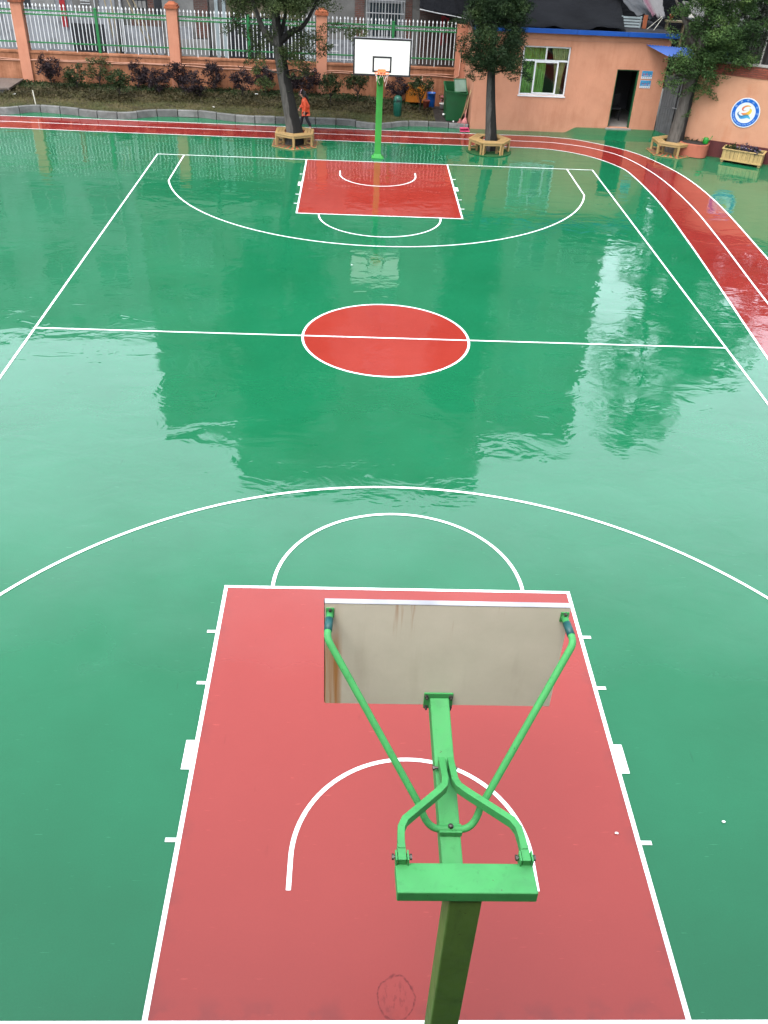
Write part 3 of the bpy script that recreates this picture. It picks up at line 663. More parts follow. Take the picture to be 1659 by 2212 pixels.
# ------------------------------------------------------------------ tree benches
ALB[0] = 0.62
M['wood'] = woodmat('wood', (0.42, 0.26, 0.095), 'x')
M['wood_z'] = woodmat('wood_z', (0.42, 0.26, 0.095), 'z')
M['brick_red'] = pmat('brick_red', (0.36, 0.085, 0.045), 0.6, 0.2, 6)
M['turf'] = pmat('turf', (0.016, 0.085, 0.018), 0.95, 0.35, 30, 0.02, 90)
def hexpts(r, a0): return [Vector((r*math.cos(a0+PI/3*i), r*math.sin(a0+PI/3*i), 0)) for i in range(6)]
def bench(label, loc, a0, backs=(), double=False, base=None, Ro=0.78, Ri=0.40, H=0.45):
    t = thing('tree_bench', label, 'bench', loc, 0, 'wooden benches round the tree trunks')
    O, I = hexpts(Ro, a0), hexpts(Ri, a0)
    for i in range(6):
        a, b, c, d = O[i], O[(i+1) % 6], I[(i+1) % 6], I[i]
        for k in range(3):  # three boards to each side, mitred at the corners
            f0, f1 = k/3+(0.02 if k else 0), (k+1)/3-0.02
            q = [a.lerp(d, f0), b.lerp(c, f0), b.lerp(c, f1), a.lerp(d, f1)]
            cen = sum(q, Vector())/4; q = [p.lerp(cen, 0.008) for p in q]
            m = MB(); m.prism([(p.x, p.y) for p in q], H-0.04, H); m.build('seat_board', 'wood', t, bevel=0.004)
        mid_ = (a+b)/2; ang = math.atan2((b-a).y, (b-a).x); ln = (b-a).length
        ap = MB(); ap.box((mid_.x*0.955, mid_.y*0.955, H-0.075), (ln*0.90, 0.03, 0.065), ang); ap.build('apron', 'wood', t)
        for rr, hh in ((0.93, H-0.045), (Ri/Ro*1.12, H-0.045)):
            if double and rr > 0.9:
                for s in (-1, 1):
                    e = (b-a).normalized() if s > 0 else (O[i-1]-a).normalized()
                    lg = MB(); p = a*0.94 + e*0.055; lg.box((p.x, p.y, hh/2+0.01), (0.06, 0.06, hh-0.02), ang); lg.build('leg', 'wood_z', t, bevel=0.004)
            else:
                lg = MB(); p = a*rr; lg.box((p.x, p.y, hh/2+0.01), (0.075, 0.075, hh-0.02), math.atan2(a.y, a.x)); lg.build('leg', 'wood_z', t, bevel=0.004)
        p, q = a*0.86, a*(Ri/Ro*1.22); st = MB(); st.bar([(p.x, p.y, 0.12), (q.x, q.y, 0.12)], 0.03, 0.045); st.build('stretcher', 'wood', t)
    for i in backs:
        a, b = O[i], O[(i+1) % 6]; n_ = ((a+b)/2).normalized(); e = (b-a).normalized(); ln = (b-a).length
        bk = MB(); tilt = n_*0.07; A = a+tilt-e*0.02; B = b+tilt+e*0.02
        bk.bar([(A.x, A.y, H+0.235), (B.x, B.y, H+0.235)], 0.03, 0.075); bo = bk.build('backrest_rail', 'wood', t, bevel=0.004)
        for k in range(6):
            p = a.lerp(b, 0.08+0.168*k); q = p+tilt*0.9; sl = MB()
            sl.bar([(p.x*0.97, p.y*0.97, H-0.03), (q.x, q.y, H+0.20)], 0.055, 0.02, up=tuple(n_)); sl.build('back_slat', 'wood_z', t)
    if base == 'striped':
        m = MB(); m.prism([(p.x, p.y) for p in hexpts(0.92, a0)], 0.009, 0.030); m.build('base_slab', 'wood', t)
        for i in range(6):
            O2 = hexpts(0.90, a0); I2 = hexpts(0.45, a0); a, b, c, d = O2[i], O2[(i+1) % 6], I2[(i+1) % 6], I2[i]
            for k in range(8):
                f0, f1 = k/8+0.015, (k+1)/8-0.015
                q = [a.lerp(b, f0), a.lerp(b, f1), d.lerp(c, f1), d.lerp(c, f0)]
                s_ = MB(); s_.prism([(p.x, p.y) for p in q], 0.0305, 0.040); s_.build('base_slat', 'brick_red' if k % 2 else 'base_green', t)
    if base == 'turf':
        m = MB(); m.prism([(0.82*math.cos(2*PI*i/40), 0.82*math.sin(2*PI*i/40)) for i in range(40)], 0.009, 0.028); m.build('turf_mat', 'turf', t)
    return t
M['base_green'] = pmat('base_green', (0.012, 0.11, 0.05), 0.4, 0.2, 5)
bench('hexagonal wooden bench on striped base round the leaning left tree', (-2.95, 16.05, 0), -PI/2, (), False, 'striped')
bench('hexagonal wooden bench on round green turf mat at the middle tree', (4.10, 16.05, 0), 0.04, (), True, 'turf')
bench('hexagonal wooden bench on striped base round the thick tree by the gate', (11.05, 16.85, 0), -PI/2+0.05, (), False, 'striped')

# ------------------------------------------------------------------ planted bed, kerb, shrubs
ALB[0] = 0.60
KERB = [(-20.5, 19.1), (-18.6, 18.75), (-16.5, 19.05), (-14.28, 18.68), (-13.21, 19.30), (-11.83, 19.13), (-10.8, 18.82), (-9.58, 18.74), (-8.52, 19.34), (-7.1, 19.52), (-6.07, 19.22), (-4.83, 18.93), (-3.6, 19.0), (-2.4, 19.1), (-1.18, 19.12), (-0.5, 18.82), (0.04, 18.72), (0.6, 19.0), (1.16, 19.36), (2.54, 19.44), (3.66, 19.28)]
kp = catmull(KERB, 10)
def kz(x): return 0.25 - 0.012*max(0, x+4)
kerb = thing('kerb', None, None, (0, 0, 0)); kerb['kind'] = 'structure'
M['kerb_stone'] = pmat('kerb_stone', (0.19, 0.187, 0.178), 0.75, 0.3, 4, 0.012, 25, dirt=(0.07, 0.07, 0.06), dirt_amt=0.8, dirt_scale=3, rand=0.6)
kr = resample(kp, 400); seglen = np.linalg.norm(np.diff(kr, axis=0), axis=1).cumsum(); tot = seglen[-1]
step = 0.78; nst = int(tot/step)
for i in range(nst):
    q0, q1 = i*tot/nst+0.016, (i+1)*tot/nst-0.016
    t0 = np.linspace(q0, q1, 4); d = np.r_[0, seglen]
    P = np.stack([np.interp(t0, d, kr[:, 0]), np.interp(t0, d, kr[:, 1])], 1)
    h = kz(P[1][0]) + random.uniform(-0.012, 0.012); tw = random.uniform(-0.012, 0.012)
    V = []
    for k in range(4):
        a = P[max(0, k-1)]; b = P[min(3, k+1)]; tt = (b-a)/np.linalg.norm(b-a); n_ = np.array([-tt[1], tt[0]])
        for off, zz in ((tw, 0.003), (tw+0.02, h-0.02), (tw+0.04, h), (0.15+tw, h), (0.15+tw, 0.003)): q = P[k]+n_*off; V.append((q[0], q[1], zz))
    F = [(k*5+j, k*5+(j+1) % 5, (k+1)*5+(j+1) % 5, (k+1)*5+j) for k in range(3) for j in range(5)] + [(4, 3, 2, 1, 0), (15, 16, 17, 18, 19)]
    m = MB(); m.add(V, F); m.build('kerb_stone', 'kerb_stone', kerb)

def soilmat():
    m, nt, b = newmat('bed_soil'); p = wpos(nt)
    c = ramp(nt, noise(nt, p, 1.6, 6, 0.65), [(0.3, (0.020, 0.016, 0.010)), (0.5, (0.045, 0.036, 0.019)), (0.7, (0.075, 0.058, 0.032))])
    s = nd(nt, 'ShaderNodeSeparateXYZ'); nt.links.new(p, s.inputs[0])
    gr = maprange(nt, noise(nt, p, 0.8, 4), 0.42, 0.6, 0, 0.8)
    c = mixc(nt, gr, c, (0.026, 0.034, 0.012))
    pv = math_(nt, 'ADD', s.outputs[0], math_(nt, 'MULTIPLY', noise(nt, p, 2, 3), 0.6))
    c = mixc(nt, maprange(nt, pv, 2.2, 2.5, 0, 1), c, ramp(nt, noise(nt, p, 5, 4), [(0.3, (0.012, 0.010, 0.009)), (0.7, (0.030, 0.026, 0.023))]))
    nt.links.new(c, b.inputs['Base Color']); b.inputs['Roughness'].default_value = 0.9; b.inputs['Specular IOR Level'].default_value = 0.15
    bump(nt, b, noise(nt, p, 12, 5, 0.7), 0.03); return m
M['bed_soil'] = soilmat()
def kerb_y(x): return float(np.interp(x, kr[:, 0], kr[:, 1]))
WALL_Y = 23.0
def bed_z(x, y):
    k0 = kerb_y(x)+0.14; t = max(0, min(1, (y-k0)/(WALL_Y-k0))); base = kz(x)-0.05
    rise = (0.18 if x < 0 else 0.18*max(0, 1-x/2.0)) - (0.08 if x > 1.5 else 0)
    bump_ = 0.05*math.sin(x*1.7)*math.sin(y*1.3+x*0.4)
    return base + rise*t + bump_*t*(1-t)*2.5
xs = np.linspace(-20.4, 3.72, 130); V = []; F = []; NJ = 22
for j in range(NJ):
    for x in xs:
        k0 = kerb_y(x)+0.12; y = k0+(WALL_Y+0.05-k0)*j/(NJ-1); V.append((x, y, bed_z(x, y)+random.uniform(-0.012, 0.012)))
nxs = len(xs)
for j in range(NJ-1):
    for i in range(nxs-1): a = j*nxs+i; F.append((a, a+1, a+1+nxs, a+nxs))
bed = MB(); bed.add(V, F); structure(bed.build('planting_bed', 'bed_soil', smooth=True))

# turf tufts on the front of the bed and the straggly ground cover behind it
M['grass'] = leafmat('grass', (0.050, 0.055, 0.016), (0.105, 0.098, 0.034), (0.18, 0.14, 0.065), clump=0.9)
M['cover'] = leafmat('cover', (0.018, 0.017, 0.008), (0.050, 0.042, 0.018), (0.11, 0.082, 0.04), clump=2.0)
def scatter(name, label, cat, n, yr, hgt, size, ratio, mat, seed, dens=None, up=1.2):
    g_ = np.random.default_rng(seed); C = []
    while len(C) < n:
        x = g_.uniform(-20, 2.4); k0 = kerb_y(x)+0.16; y = k0+(WALL_Y-k0)*g_.uniform(*yr)
        if dens is not None and g_.uniform() > dens(x, y): continue
        C.append((x, y, bed_z(x, y)+hgt*g_.uniform(0.05, 1)))
    V, F = leaves(np.array(C), size, ratio, seed, upbias=up)
    o = bpy.data.objects.new(name, fastmesh(name, V, F, mat)); link(o); tag(o, label, cat, kind='stuff'); return o
scatter('grass', 'short tan and green grass along the kerb', 'grass', 26000, (0.0, 0.55), 0.05, 0.09, 0.14, 'grass', 31)
dn = lambda x, y: 0.25+0.75*(0.5+0.5*math.sin(x*2.3+1.0)*math.cos(y*2.1))
scatter('ground_cover', 'low brownish ground cover under the shrubs', 'plants', 15000, (0.30, 0.72), 0.15, 0.09, 0.4, 'cover', 32, dn, 0.5)
scatter('weeds', 'green weeds at the foot of the peach wall', 'plants', 9000, (0.70, 0.99), 0.10, 0.10, 0.35, 'leaf_shrub', 33, dn, 0.4)

def shrub(label, x, y, zc, rx, rz, leaf, seed, sparse=1.0):
    zb = bed_z(x, y); t = thing('shrub', label, 'shrub', (x, y, zb), 0, 'shrubs in front of the boundary wall')
    g_ = np.random.default_rng(seed); h = zc-zb; cl = []
    for i in range(26):
        d = g_.normal(size=3); d /= np.linalg.norm(d); q = g_.uniform(0.35, 1)**0.6
        cl.append((d[0]*rx*1.15*q, d[1]*rx*q, h+0.03+d[2]*rz*1.1*q, g_.uniform(0.09, 0.16)))
    st = MB(); st.tube([(0, 0, -0.05), (0.02, 0.01, h*0.35), (0.0, 0, h*0.6)], [0.022, 0.018, 0.014], 6)
    for c in cl[:13]:
        st.tube([(0.01, 0, h*g_.uniform(0.2, 0.5)), (c[0]*0.5, c[1]*0.5, (h*0.45+c[2])/2), (c[0], c[1], c[2])], [0.012, 0.008, 0.004], 5)
    st.build('stem', 'twig', t)
    C = clumps_to_leaves(np.array(cl), 620*sparse, 1.25, g_, 0.9)
    V, F = leaves(C, 0.075, 0.5, seed); o = bpy.data.objects.new('foliage', fastmesh('foliage', V, F, leaf)); link(o, t)
    return t
SH = [(-13.40, 22.55, .98, .43, .40, 'leaf_purple', 'leftmost purple-leaved shrub, above the thin white stake'),
 (-12.17, 21.88, .86, .42, .34, 'leaf_shrub', 'thin green shrub just right of the leftmost purple shrub'),
 (-11.40, 22.55, 1.08, .48, .42, 'leaf_olive', 'tall airy olive-green shrub with bare stems against the peach wall'),
 (-10.27, 21.10, .95, .36, .30, 'leaf_shrub', 'green shrub with bare stem right of the tall airy olive shrub'),
 (-9.80, 22.5, .96, .44, .38, 'leaf_purple', 'purple shrub between the airy olive shrub and the brick-capped pillar'),
 (-8.80, 21.74, .84, .36, .36, 'leaf_purple', 'smaller purple shrub standing forward, left of the pillar with red cap'),
 (-8.15, 22.5, .95, .36, .38, 'leaf_purple', 'purple shrub right under the pillar with red brick cap'),
 (-7.38, 21.43, .88, .44, .44, 'leaf_purple', 'broad purple shrub in front, low down right of the red-capped pillar'),
 (-6.65, 22.45, 1.0, .46, .42, 'leaf_purple', 'round purple shrub beside the broad low purple one'),
 (-5.44, 21.77, 1.0, .38, .38, 'leaf_purple', 'single purple shrub halfway between pillar and leaning tree'),
 (-4.58, 22.5, 1.0, .42, .36, 'leaf_purple', 'purple shrub close left of the leaning tree trunk'),
 (-3.46, 22.6, .85, .30, .30, 'leaf_purple', 'purple shrub mostly hidden behind the leaning trunk'),
 (-2.77, 22.55, .95, .44, .40, 'leaf_purple', 'purple shrub behind the person in the orange jacket'),
 (-1.83, 21.37, 1.02, .38, .32, 'leaf_shrub', 'green shrub between the person and the far basket post'),
 (-0.72, 21.99, 1.05, .40, .32, 'leaf_shrub', 'rounded green shrub left of the far basket post under the white board'),
 (0.95, 22.55, .82, .40, .36, 'leaf_purple', 'purple shrub behind the dark green litter bin'),
 (1.85, 21.58, 1.05, .44, .30, 'leaf_shrub', 'green shrub with slim stems in front of the orange box')]
for i, (x, y, zc, rx, rz, lf, lb) in enumerate(SH): shrub(lb, x, y, zc, rx, rz, lf, 100+i, 0.75 if lf == 'leaf_olive' else 1.0)

# stone slab, stake
M['slab_brown'] = pmat('slab_brown', (0.13, 0.10, 0.085), 0.6, 0.2, 3, 0.006, 20)
M['concrete'] = pmat('concrete', (0.19, 0.185, 0.175), 0.85, 0.25, 1.4, 0.012, 25, dirt=(0.075, 0.072, 0.068), dirt_amt=0.7, dirt_scale=0.9)
M['concrete_pale'] = pmat('concrete_pale', (0.30, 0.295, 0.285), 0.85, 0.2, 1.2, 0.01, 25, dirt=(0.13, 0.13, 0.125), dirt_amt=0.6, dirt_scale=0.8)
t = thing('stone_platform', 'low stone platform with brown top slab at the left edge', 'platform', (-15.6, 22.0, 0.2))
MB().b2(-1.1, 0.85, -0.9, 0.8, 0, 0.22).build('base', 'concrete', t, bevel=0.01); MB().b2(-1.2, 1.0, -1.0, 0.9, 0.221, 0.30).build('top_slab', 'slab_brown', t, bevel=0.01)
m = MB(); m.bar([(0, 0, 0), (-0.03, 0.0, 0.57)], 0.035, 0.035); M['stake'] = pmat('stake', (0.6, 0.57, 0.48), 0.7, 0.15)
tag(m.build('stake', 'stake', loc=(-13.17, 19.55, 0.17)), 'thin pale wooden stake in the bed at far left', 'stake')

# ------------------------------------------------------------------ boundary wall with pillars
def wallmat(name, col, dirtc, low=0.0, high=0.0, amt=0.8):
    """painted render, weathered with rain runs and damp patches"""
    col = tuple(x*0.60 for x in col); dirtc = tuple(x*0.60 for x in dirtc)
    m, nt, b = newmat(name); p = wpos(nt)
    c = ramp(nt, noise(nt, p, 1.3, 5, 0.6), [(0.3, tuple(x*0.9 for x in col)), (0.7, tuple(min(1, x*1.08) for x in col))])
    runs = noise(nt, mapping(nt, p, (5, 5, 0.7)), 1.0, 5, 0.65)
    patch = noise(nt, p, 0.75, 6, 0.7, 0.4)
    f = math_(nt, 'ADD', math_(nt, 'MULTIPLY', runs, 0.45), math_(nt, 'MULTIPLY', patch, 0.55))
    c = mixc(nt, maprange(nt, f, 0.45-low, 0.62-low, 0, amt), c, dirtc)
    c = mixc(nt, maprange(nt, noise(nt, p, 26, 4, 0.7), 0.62, 0.72, 0, 0.25), c, tuple(x*0.6 for x in dirtc))
    nt.links.new(c, b.inputs['Base Color']); b.inputs['Roughness'].default_value = 0.85; b.inputs['Specular IOR Level'].default_value = 0.2
    bump(nt, b, noise(nt, p, 18, 5, 0.6), 0.006); return m
M['peach_dirty'] = wallmat('peach_dirty', (0.44, 0.19, 0.105), (0.19, 0.068, 0.028), 0.06)
M['peach_pillar'] = wallmat('peach_pillar', (0.55, 0.235, 0.145), (0.42, 0.15, 0.085), -0.02, amt=0.5)
M['peach'] = wallmat('peach', (0.61, 0.285, 0.175), (0.43, 0.175, 0.095), -0.03, amt=0.5)
M['peach_right'] = wallmat('peach_right', (0.53, 0.265, 0.16), (0.46, 0.165, 0.075), -0.08, amt=0.6)
M['cap_red'] = wallmat('cap_red', (0.34, 0.10, 0.045), (0.15, 0.045, 0.025), 0.0)
M['maroon'] = wallmat('maroon', (0.115, 0.028, 0.028), (0.07, 0.02, 0.02), 0.0)
M['pipe_peach'] = pmat('pipe_peach', (0.55, 0.28, 0.19), 0.5, 0.15, 3)
bw = thing('boundary_wall', 'weathered peach boundary wall with capped pillars behind the shrubs', 'wall', (0, WALL_Y, 0))
MB().b2(-24, 3.30, 0.0, 0.24, -0.02, 1.46).build('wall_base', 'peach_dirty', bw)
MB().b2(-24, 3.30, -0.03, 0.27, 1.4605, 1.54).build('coping', 'peach_dirty', bw, bevel=0.008)
PILX = [-20.5, -14.42, -8.26, -2.24]
for x in PILX:
    pm = MB(); pm.b2(x-0.215, x+0.215, -0.075, 0.315, 0.1, 3.28); pm.build('pillar', 'peach_pillar', bw, bevel=0.01)
    cp = MB(); cp.b2(x-0.27, x+0.27, -0.13, 0.37, 3.281, 3.36); cp.b2(x-0.235, x+0.235, -0.095, 0.335, 3.3605, 3.43)
    cp.add([(x-0.20, -0.06, 3.431), (x+0.20, -0.06, 3.431), (x+0.20, 0.30, 3.431), (x-0.20, 0.30, 3.431), (x-0.10, 0.04, 3.53), (x+0.10, 0.04, 3.53), (x+0.10, 0.20, 3.53), (x-0.10, 0.20, 3.53)],
           [(3, 2, 1, 0), (4, 5, 6, 7), (0, 1, 5, 4), (1, 2, 6, 5), (2, 3, 7, 6), (3, 0, 4, 7)])
    cp.build('pillar_cap', 'cap_red', bw, bevel=0.006)
MB().b2(3.301, 3.728, -0.06, 0.30, -0.02, 3.15).build('end_pier', 'peach_pillar', bw, bevel=0.01)
def cable(z, amp, ph, y):
    pts = []
    for i in range(90):
        x = -20 + 23.3*i/89; pts.append((x, y-0.01, z + amp*math.sin(x*0.9+ph)*math.sin(x*0.31+ph*2) + 0.012*math.sin(x*3.1)))
    return pts
MB().tube(cable(1.20, 0.035, 0.3, -0.02), 0.016, 6).build('conduit', 'pipe_peach', bw, smooth=True)
MB().tube(cable(1.26, 0.045, 1.7, -0.022), 0.013, 6).build('conduit', 'pipe_peach', bw, smooth=True)
MB().tube([(3.34, -0.09, 0.1), (3.34, -0.09, 1.0), (3.36, -0.09, 1.22), (3.5, -0.09, 1.28), (3.52, -0.09, 2.6)], 0.02, 8).build('conduit', 'pipe_peach', bw, smooth=True)
MB().tube([(1.98, -0.03, 0.1), (1.98, -0.03, 1.2)], 0.018, 8).build('conduit', 'pipe_peach', bw, smooth=True)

# picket fence panels on the wall
ALB[0] = 0.62
M['fence_white'] = pmat('fence_white', (0.66, 0.67, 0.68), 0.4, 0.08, 4)
M['fence_green'] = pmat('fence_green', (0.020, 0.17, 0.050), 0.45, 0.15, 4)
def picket_mesh(lowz):
    m = MB(); w = 0.0145
    m.b2(-w, w, -w, w, lowz, 3.10)
    k = [(0.0135, 3.10), (0.013, 3.125), (0.030, 3.165), (0.027, 3.185), (0.006, 3.25)]
    V = [(sx*r, sy*r*0.7, z) for r, z in k for sx, sy in ((-1, -1), (1, -1), (1, 1), (-1, 1))]
    F = [(i*4+j, i*4+(j+1) % 4, i*4+4+(j+1) % 4, i*4+4+j) for i in range(len(k)-1) for j in range(4)] + [(16, 17, 18, 19)]
    m.add(V, F); return m.mesh('picket', 'fence_white')
pk_s, pk_l = picket_mesh(1.63), picket_mesh(1.535)
def fence(label, x0, x1, post):
    t = thing('fence_panel', label, 'fence', (x0, WALL_Y+0.12, 0), 0, 'white picket fence panels on the peach wall')
    L = x1-x0
    for z in (3.0, 2.86, 1.85):
        m = MB(); m.b2(0, L, -0.026, 0.026, z-0.024, z+0.024); m.build('rail', 'fence_green', t)
    if post is not None:
        MB().b2(post-x0-0.055, post-x0+0.055, -0.055, 0.055, 1.541, 3.14).build('post', 'fence_green', t, bevel=0.008)
        MB().b2(post-x0-0.064, post-x0+0.064, -0.064, 0.064, 3.141, 3.165).build('post_cap', 'fence_green', t, bevel=0.008)
    n = int(round(L/0.155)); k = 0; rings = MB()
    for i in range(n):
        x = (i+0.5)*L/n
        if post is not None and abs(x0+x-post) < 0.075: continue
        o = bpy.data.objects.new('picket', pk_l if i % 8 == 4 else pk_s); link(o, t); o.location = (x, 0, random.uniform(-0.006, 0.006)); o.rotation_euler = (random.uniform(-.004, .004), random.uniform(-.006, .006), 0)
        if i: 
            xr = i*L/n
            if post is None or abs(x0+xr-post) > 0.08: rings.tube([(xr+0.036*math.cos(a), 0, 2.93+0.036*math.sin(a)) for a in [2*PI*q/10 for q in range(11)]], 0.008, 4, False)
    ro = rings.build('ring_row', 'fence_white', t); ro['kind'] = 'stuff'
fence('white picket fence with green rails at the left edge, left of the first pillar', -20.28, -14.64, -17.4)
fence('white picket fence panel between the two leftmost peach pillars', -14.20, -8.48, -11.34)
fence('white picket fence panel crossed by the leaning tree trunk', -8.04, -2.46, -5.22)
fence('white picket fence panel behind the far white backboard', -2.02, 3.30, 0.68)

# ------------------------------------------------------------------ gatehouse
ALB[0] = 0.72
M['blue_metal'] = pmat('blue_metal', (0.006, 0.060, 0.28), 0.4, 0.12, 2)
M['frame_white'] = pmat('frame_white', (0.68, 0.69, 0.70), 0.35, 0.06, 4)
M['door_green'] = pmat('door_green', (0.010, 0.075, 0.030), 0.4, 0.2, 3)
M['room'] = pmat('room', (0.10, 0.10, 0.11), 0.8, 0.2, 1)
M['curtain'] = pmat('curtain', (0.58, 0.88, 0.24), 0.8, 0.25, 5)
M['curtain_pale'] = pmat('curtain_pale', (0.95, 0.85, 0.42), 0.8, 0.25, 5)
M['glass'] = clearglass('glass'); M['dark_glass'] = glassmat('dark_glass')
M['roof_dark'] = pmat('roof_dark', (0.022, 0.022, 0.026), 0.9, 0.3, 2, spec=0.15)
M['stone_sill'] = pmat('stone_sill', (0.24, 0.22, 0.20), 0.7, 0.2, 3)
bx0, bx1, by0, by1 = 3.73, 11.06, 19.40, 23.30
gh = thing('gatehouse', 'peach single-storey gatehouse with blue roof edge, window and open door', 'building', (0, 0, 0))
w = MB(); y0, y1 = by0, by0+0.2
wx0, wx1, wz0, wz1 = 5.50, 7.30, 1.31, 3.02; dx0, dx1, dz0, dz1 = 9.19, 10.05, 0.25, 2.34; TOP = 3.50
w.b2(bx0, wx0, y0, y1, -0.02, TOP); w.b2(wx0, wx1, y0, y1, -0.02, wz0); w.b2(wx0, wx1, y0, y1, wz1, TOP); w.b2(wx1, dx0, y0, y1, -0.02, TOP)
w.b2(dx0, dx1, y0, y1, dz1, TOP); w.b2(dx0, dx1, y0, y1, -0.02, dz0); w.b2(dx1, bx1, y0, y1, -0.02, TOP)
w.b2(bx0, bx0+0.2, y1, by1, -0.02, TOP); w.b2(bx1-0.2, bx1, y1, by1, -0.02, TOP); w.b2(bx0+0.2, bx1-0.2, by1-0.2, by1, -0.02, TOP)
w.build('wall', 'peach', gh)
MB().b2(bx0+0.2, bx1-0.2, y1, by1-0.2, 0.0, 0.24).build('floor', 'stone_sill', gh)
rl = MB(); rl.b2(bx0+0.201, bx1-0.201, by1-0.26, by1-0.202, 0.241, 3.49); rl.b2(8.0, 8.1, y1+0.01, by1-0.27, 0.241, 3.49); rl.b2(bx0+0.201, bx0+0.25, y1+0.01, by1-0.27, 0.241, 3.49); rl.b2(bx1-0.25, bx1-0.201, y1+0.01, by1-0.27, 0.241, 3.49); rl.build('inner_walls', 'room', gh)
rf = MB().b2(bx0-0.22, bx1+0.2, by0-0.20, by1+0.2, TOP+0.001, TOP+0.05).build('roof', 'roof_dark', gh)
fa = MB(); nseg = 4; L = (bx1-bx0+0.42)/nseg
for i in range(nseg): fa.b2(bx0-0.22+i*L+0.004, bx0-0.22+(i+1)*L-0.004, by0-0.235, by0-0.202, TOP-0.02, TOP+0.135+0.004*(i % 2))
fa.build('roof_fascia', 'blue_metal', rf, bevel=0.004)
MB().tube([(bx0+0.3+0.35*i, by0-0.012, 3.30-0.05*math.sin(i*PI/20)) for i in range(21)], 0.008, 5).build('cable', 'pipe_peach', gh)
# window
win = MB(); fy0, fy1 = by0+0.05, by0+0.115; fw = 0.055
win.b2(wx0, wx1, fy0, fy1, wz1-fw, wz1); win.b2(wx0, wx1, fy0, fy1, wz0, wz0+fw); win.b2(wx0, wx0+fw, fy0, fy1, wz0+fw, wz1-fw); win.b2(wx1-fw, wx1, fy0, fy1, wz0+fw, wz1-fw)
zt = wz0+1.18; win.b2(wx0+fw, wx1-fw, fy0, fy1, zt, zt+0.06); win.b2(wx0+0.87, wx0+0.92, fy0, fy1, zt+0.06, wz1-fw)
wo_ = win.build('window', 'frame_white', gh, bevel=0.004)
sash = MB()
for xx in (wx0+0.50, wx0+1.36): sash.b2(xx, xx+0.06, fy0-0.012, fy1-0.02, wz0+fw, zt)
sash.b2(wx0+0.56, wx0+1.36, fy0-0.012, fy1-0.02, wz0+fw, wz0+fw+0.04); sash.b2(wx0+0.56, wx0+1.36, fy0-0.012, fy1-0.02, zt-0.04, zt)
sash.build('sash', 'frame_white', wo_, bevel=0.003)
for a, b_, c, d, yy in ((wx0+fw, wx0+0.87, zt+0.06, wz1-fw, .08), (wx0+0.92, wx1-fw, zt+0.06, wz1-fw, .08), (wx0+fw, wx0+0.50, wz0+fw, zt, .095), (wx0+0.56, wx0+1.36, wz0+fw+.04, zt-.04, .07), (wx0+1.42, wx1-fw, wz0+fw, zt, .095)):
    MB().b2(a, b_, by0+yy, by0+yy+0.005, c, d).build('pane', 'glass', wo_)
MB().b2(wx0-0.03, wx1+0.03, by0-0.03, by0+0.049, wz0-0.045, wz0-0.001).build('sill', 'frame_white', wo_, bevel=0.004)
def curtain(name, xa, xb, z0, z1, mat, folds, gather=0.0, xg=None):
    n = folds*8; V = []
    for j in range(9):
        z = z1+(z0-z1)*j/8; f = j/8
        for i in range(n+1):
            u = i/n; x = xa+(xb-xa)*u
            if xg is not None:
                k = math.sin(min(1, f*1.2)*PI/2)*gather; x = x*(1-k)+(xg+(x-xg)*0.25)*k
            V.append((x, by0+0.30+0.035*math.sin(u*folds*2*PI+f*0.6)+0.01*math.sin(u*31), z))
    F = [(j*(n+1)+i, j*(n+1)+i+1, (j+1)*(n+1)+i+1, (j+1)*(n+1)+i) for j in range(8) for i in range(n)]
    m = MB(); m.add(V, F); return m.build(name, mat, wo_, smooth=True)
curtain('curtain', wx0-0.05, wx0+0.98, wz0-0.1, wz1+0.06, 'curtain', 9)
curtain('curtain', wx0+1.10, wx1+0.06, wz0-0.1, wz1+0.06, 'curtain_pale', 7, 0.85, wx1-0.28)
# door opening: green jamb, leaf swung inwards
dj = MB(); dj.b2(dx0, dx0+0.04, by0+0.03, by0+0.17, dz0, dz1-0.04); dj.b2(dx1-0.05, dx1, by0+0.03, by0+0.17, dz0, dz1-0.04); dj.b2(dx0, dx1, by0+0.03, by0+0.17, dz1-0.04, dz1)
do = dj.build('door_frame', 'door_green', gh, bevel=0.003)
MB().b2(dx1+0.02, dx1+0.72, by0+0.215, by0+0.255, dz0+0.01, dz1-0.05).build('door_leaf', 'door_green', do, bevel=0.004)
MB().b2(dx0-0.08, dx1+0.08, by0-0.10, by0-0.001, 0.17, 0.245).build('door_step', 'stone_sill', gh, bevel=0.008)
# furniture glimpsed inside the doorway
M['dark_stuff'] = pmat('dark_stuff', (0.03, 0.03, 0.033), 0.7, 0.3, 5)
t = thing('office_chair', 'dark chair just visible inside the gatehouse doorway', 'chair', (9.75, 20.9, 0.241))
MB().b2(-0.22, 0.22, -0.22, 0.22, 0.42, 0.48).build('seat', 'dark_stuff', t, bevel=0.015); MB().b2(-0.2, 0.2, 0.19, 0.235, 0.482, 0.95).build('backrest', 'dark_stuff', t, bevel=0.015)
for x in (-.19, .19):
    for y in (-.19, .19): MB().tube([(x, y, 0), (x, y, 0.419)], 0.015, 6).build('leg', 'dark_stuff', t)
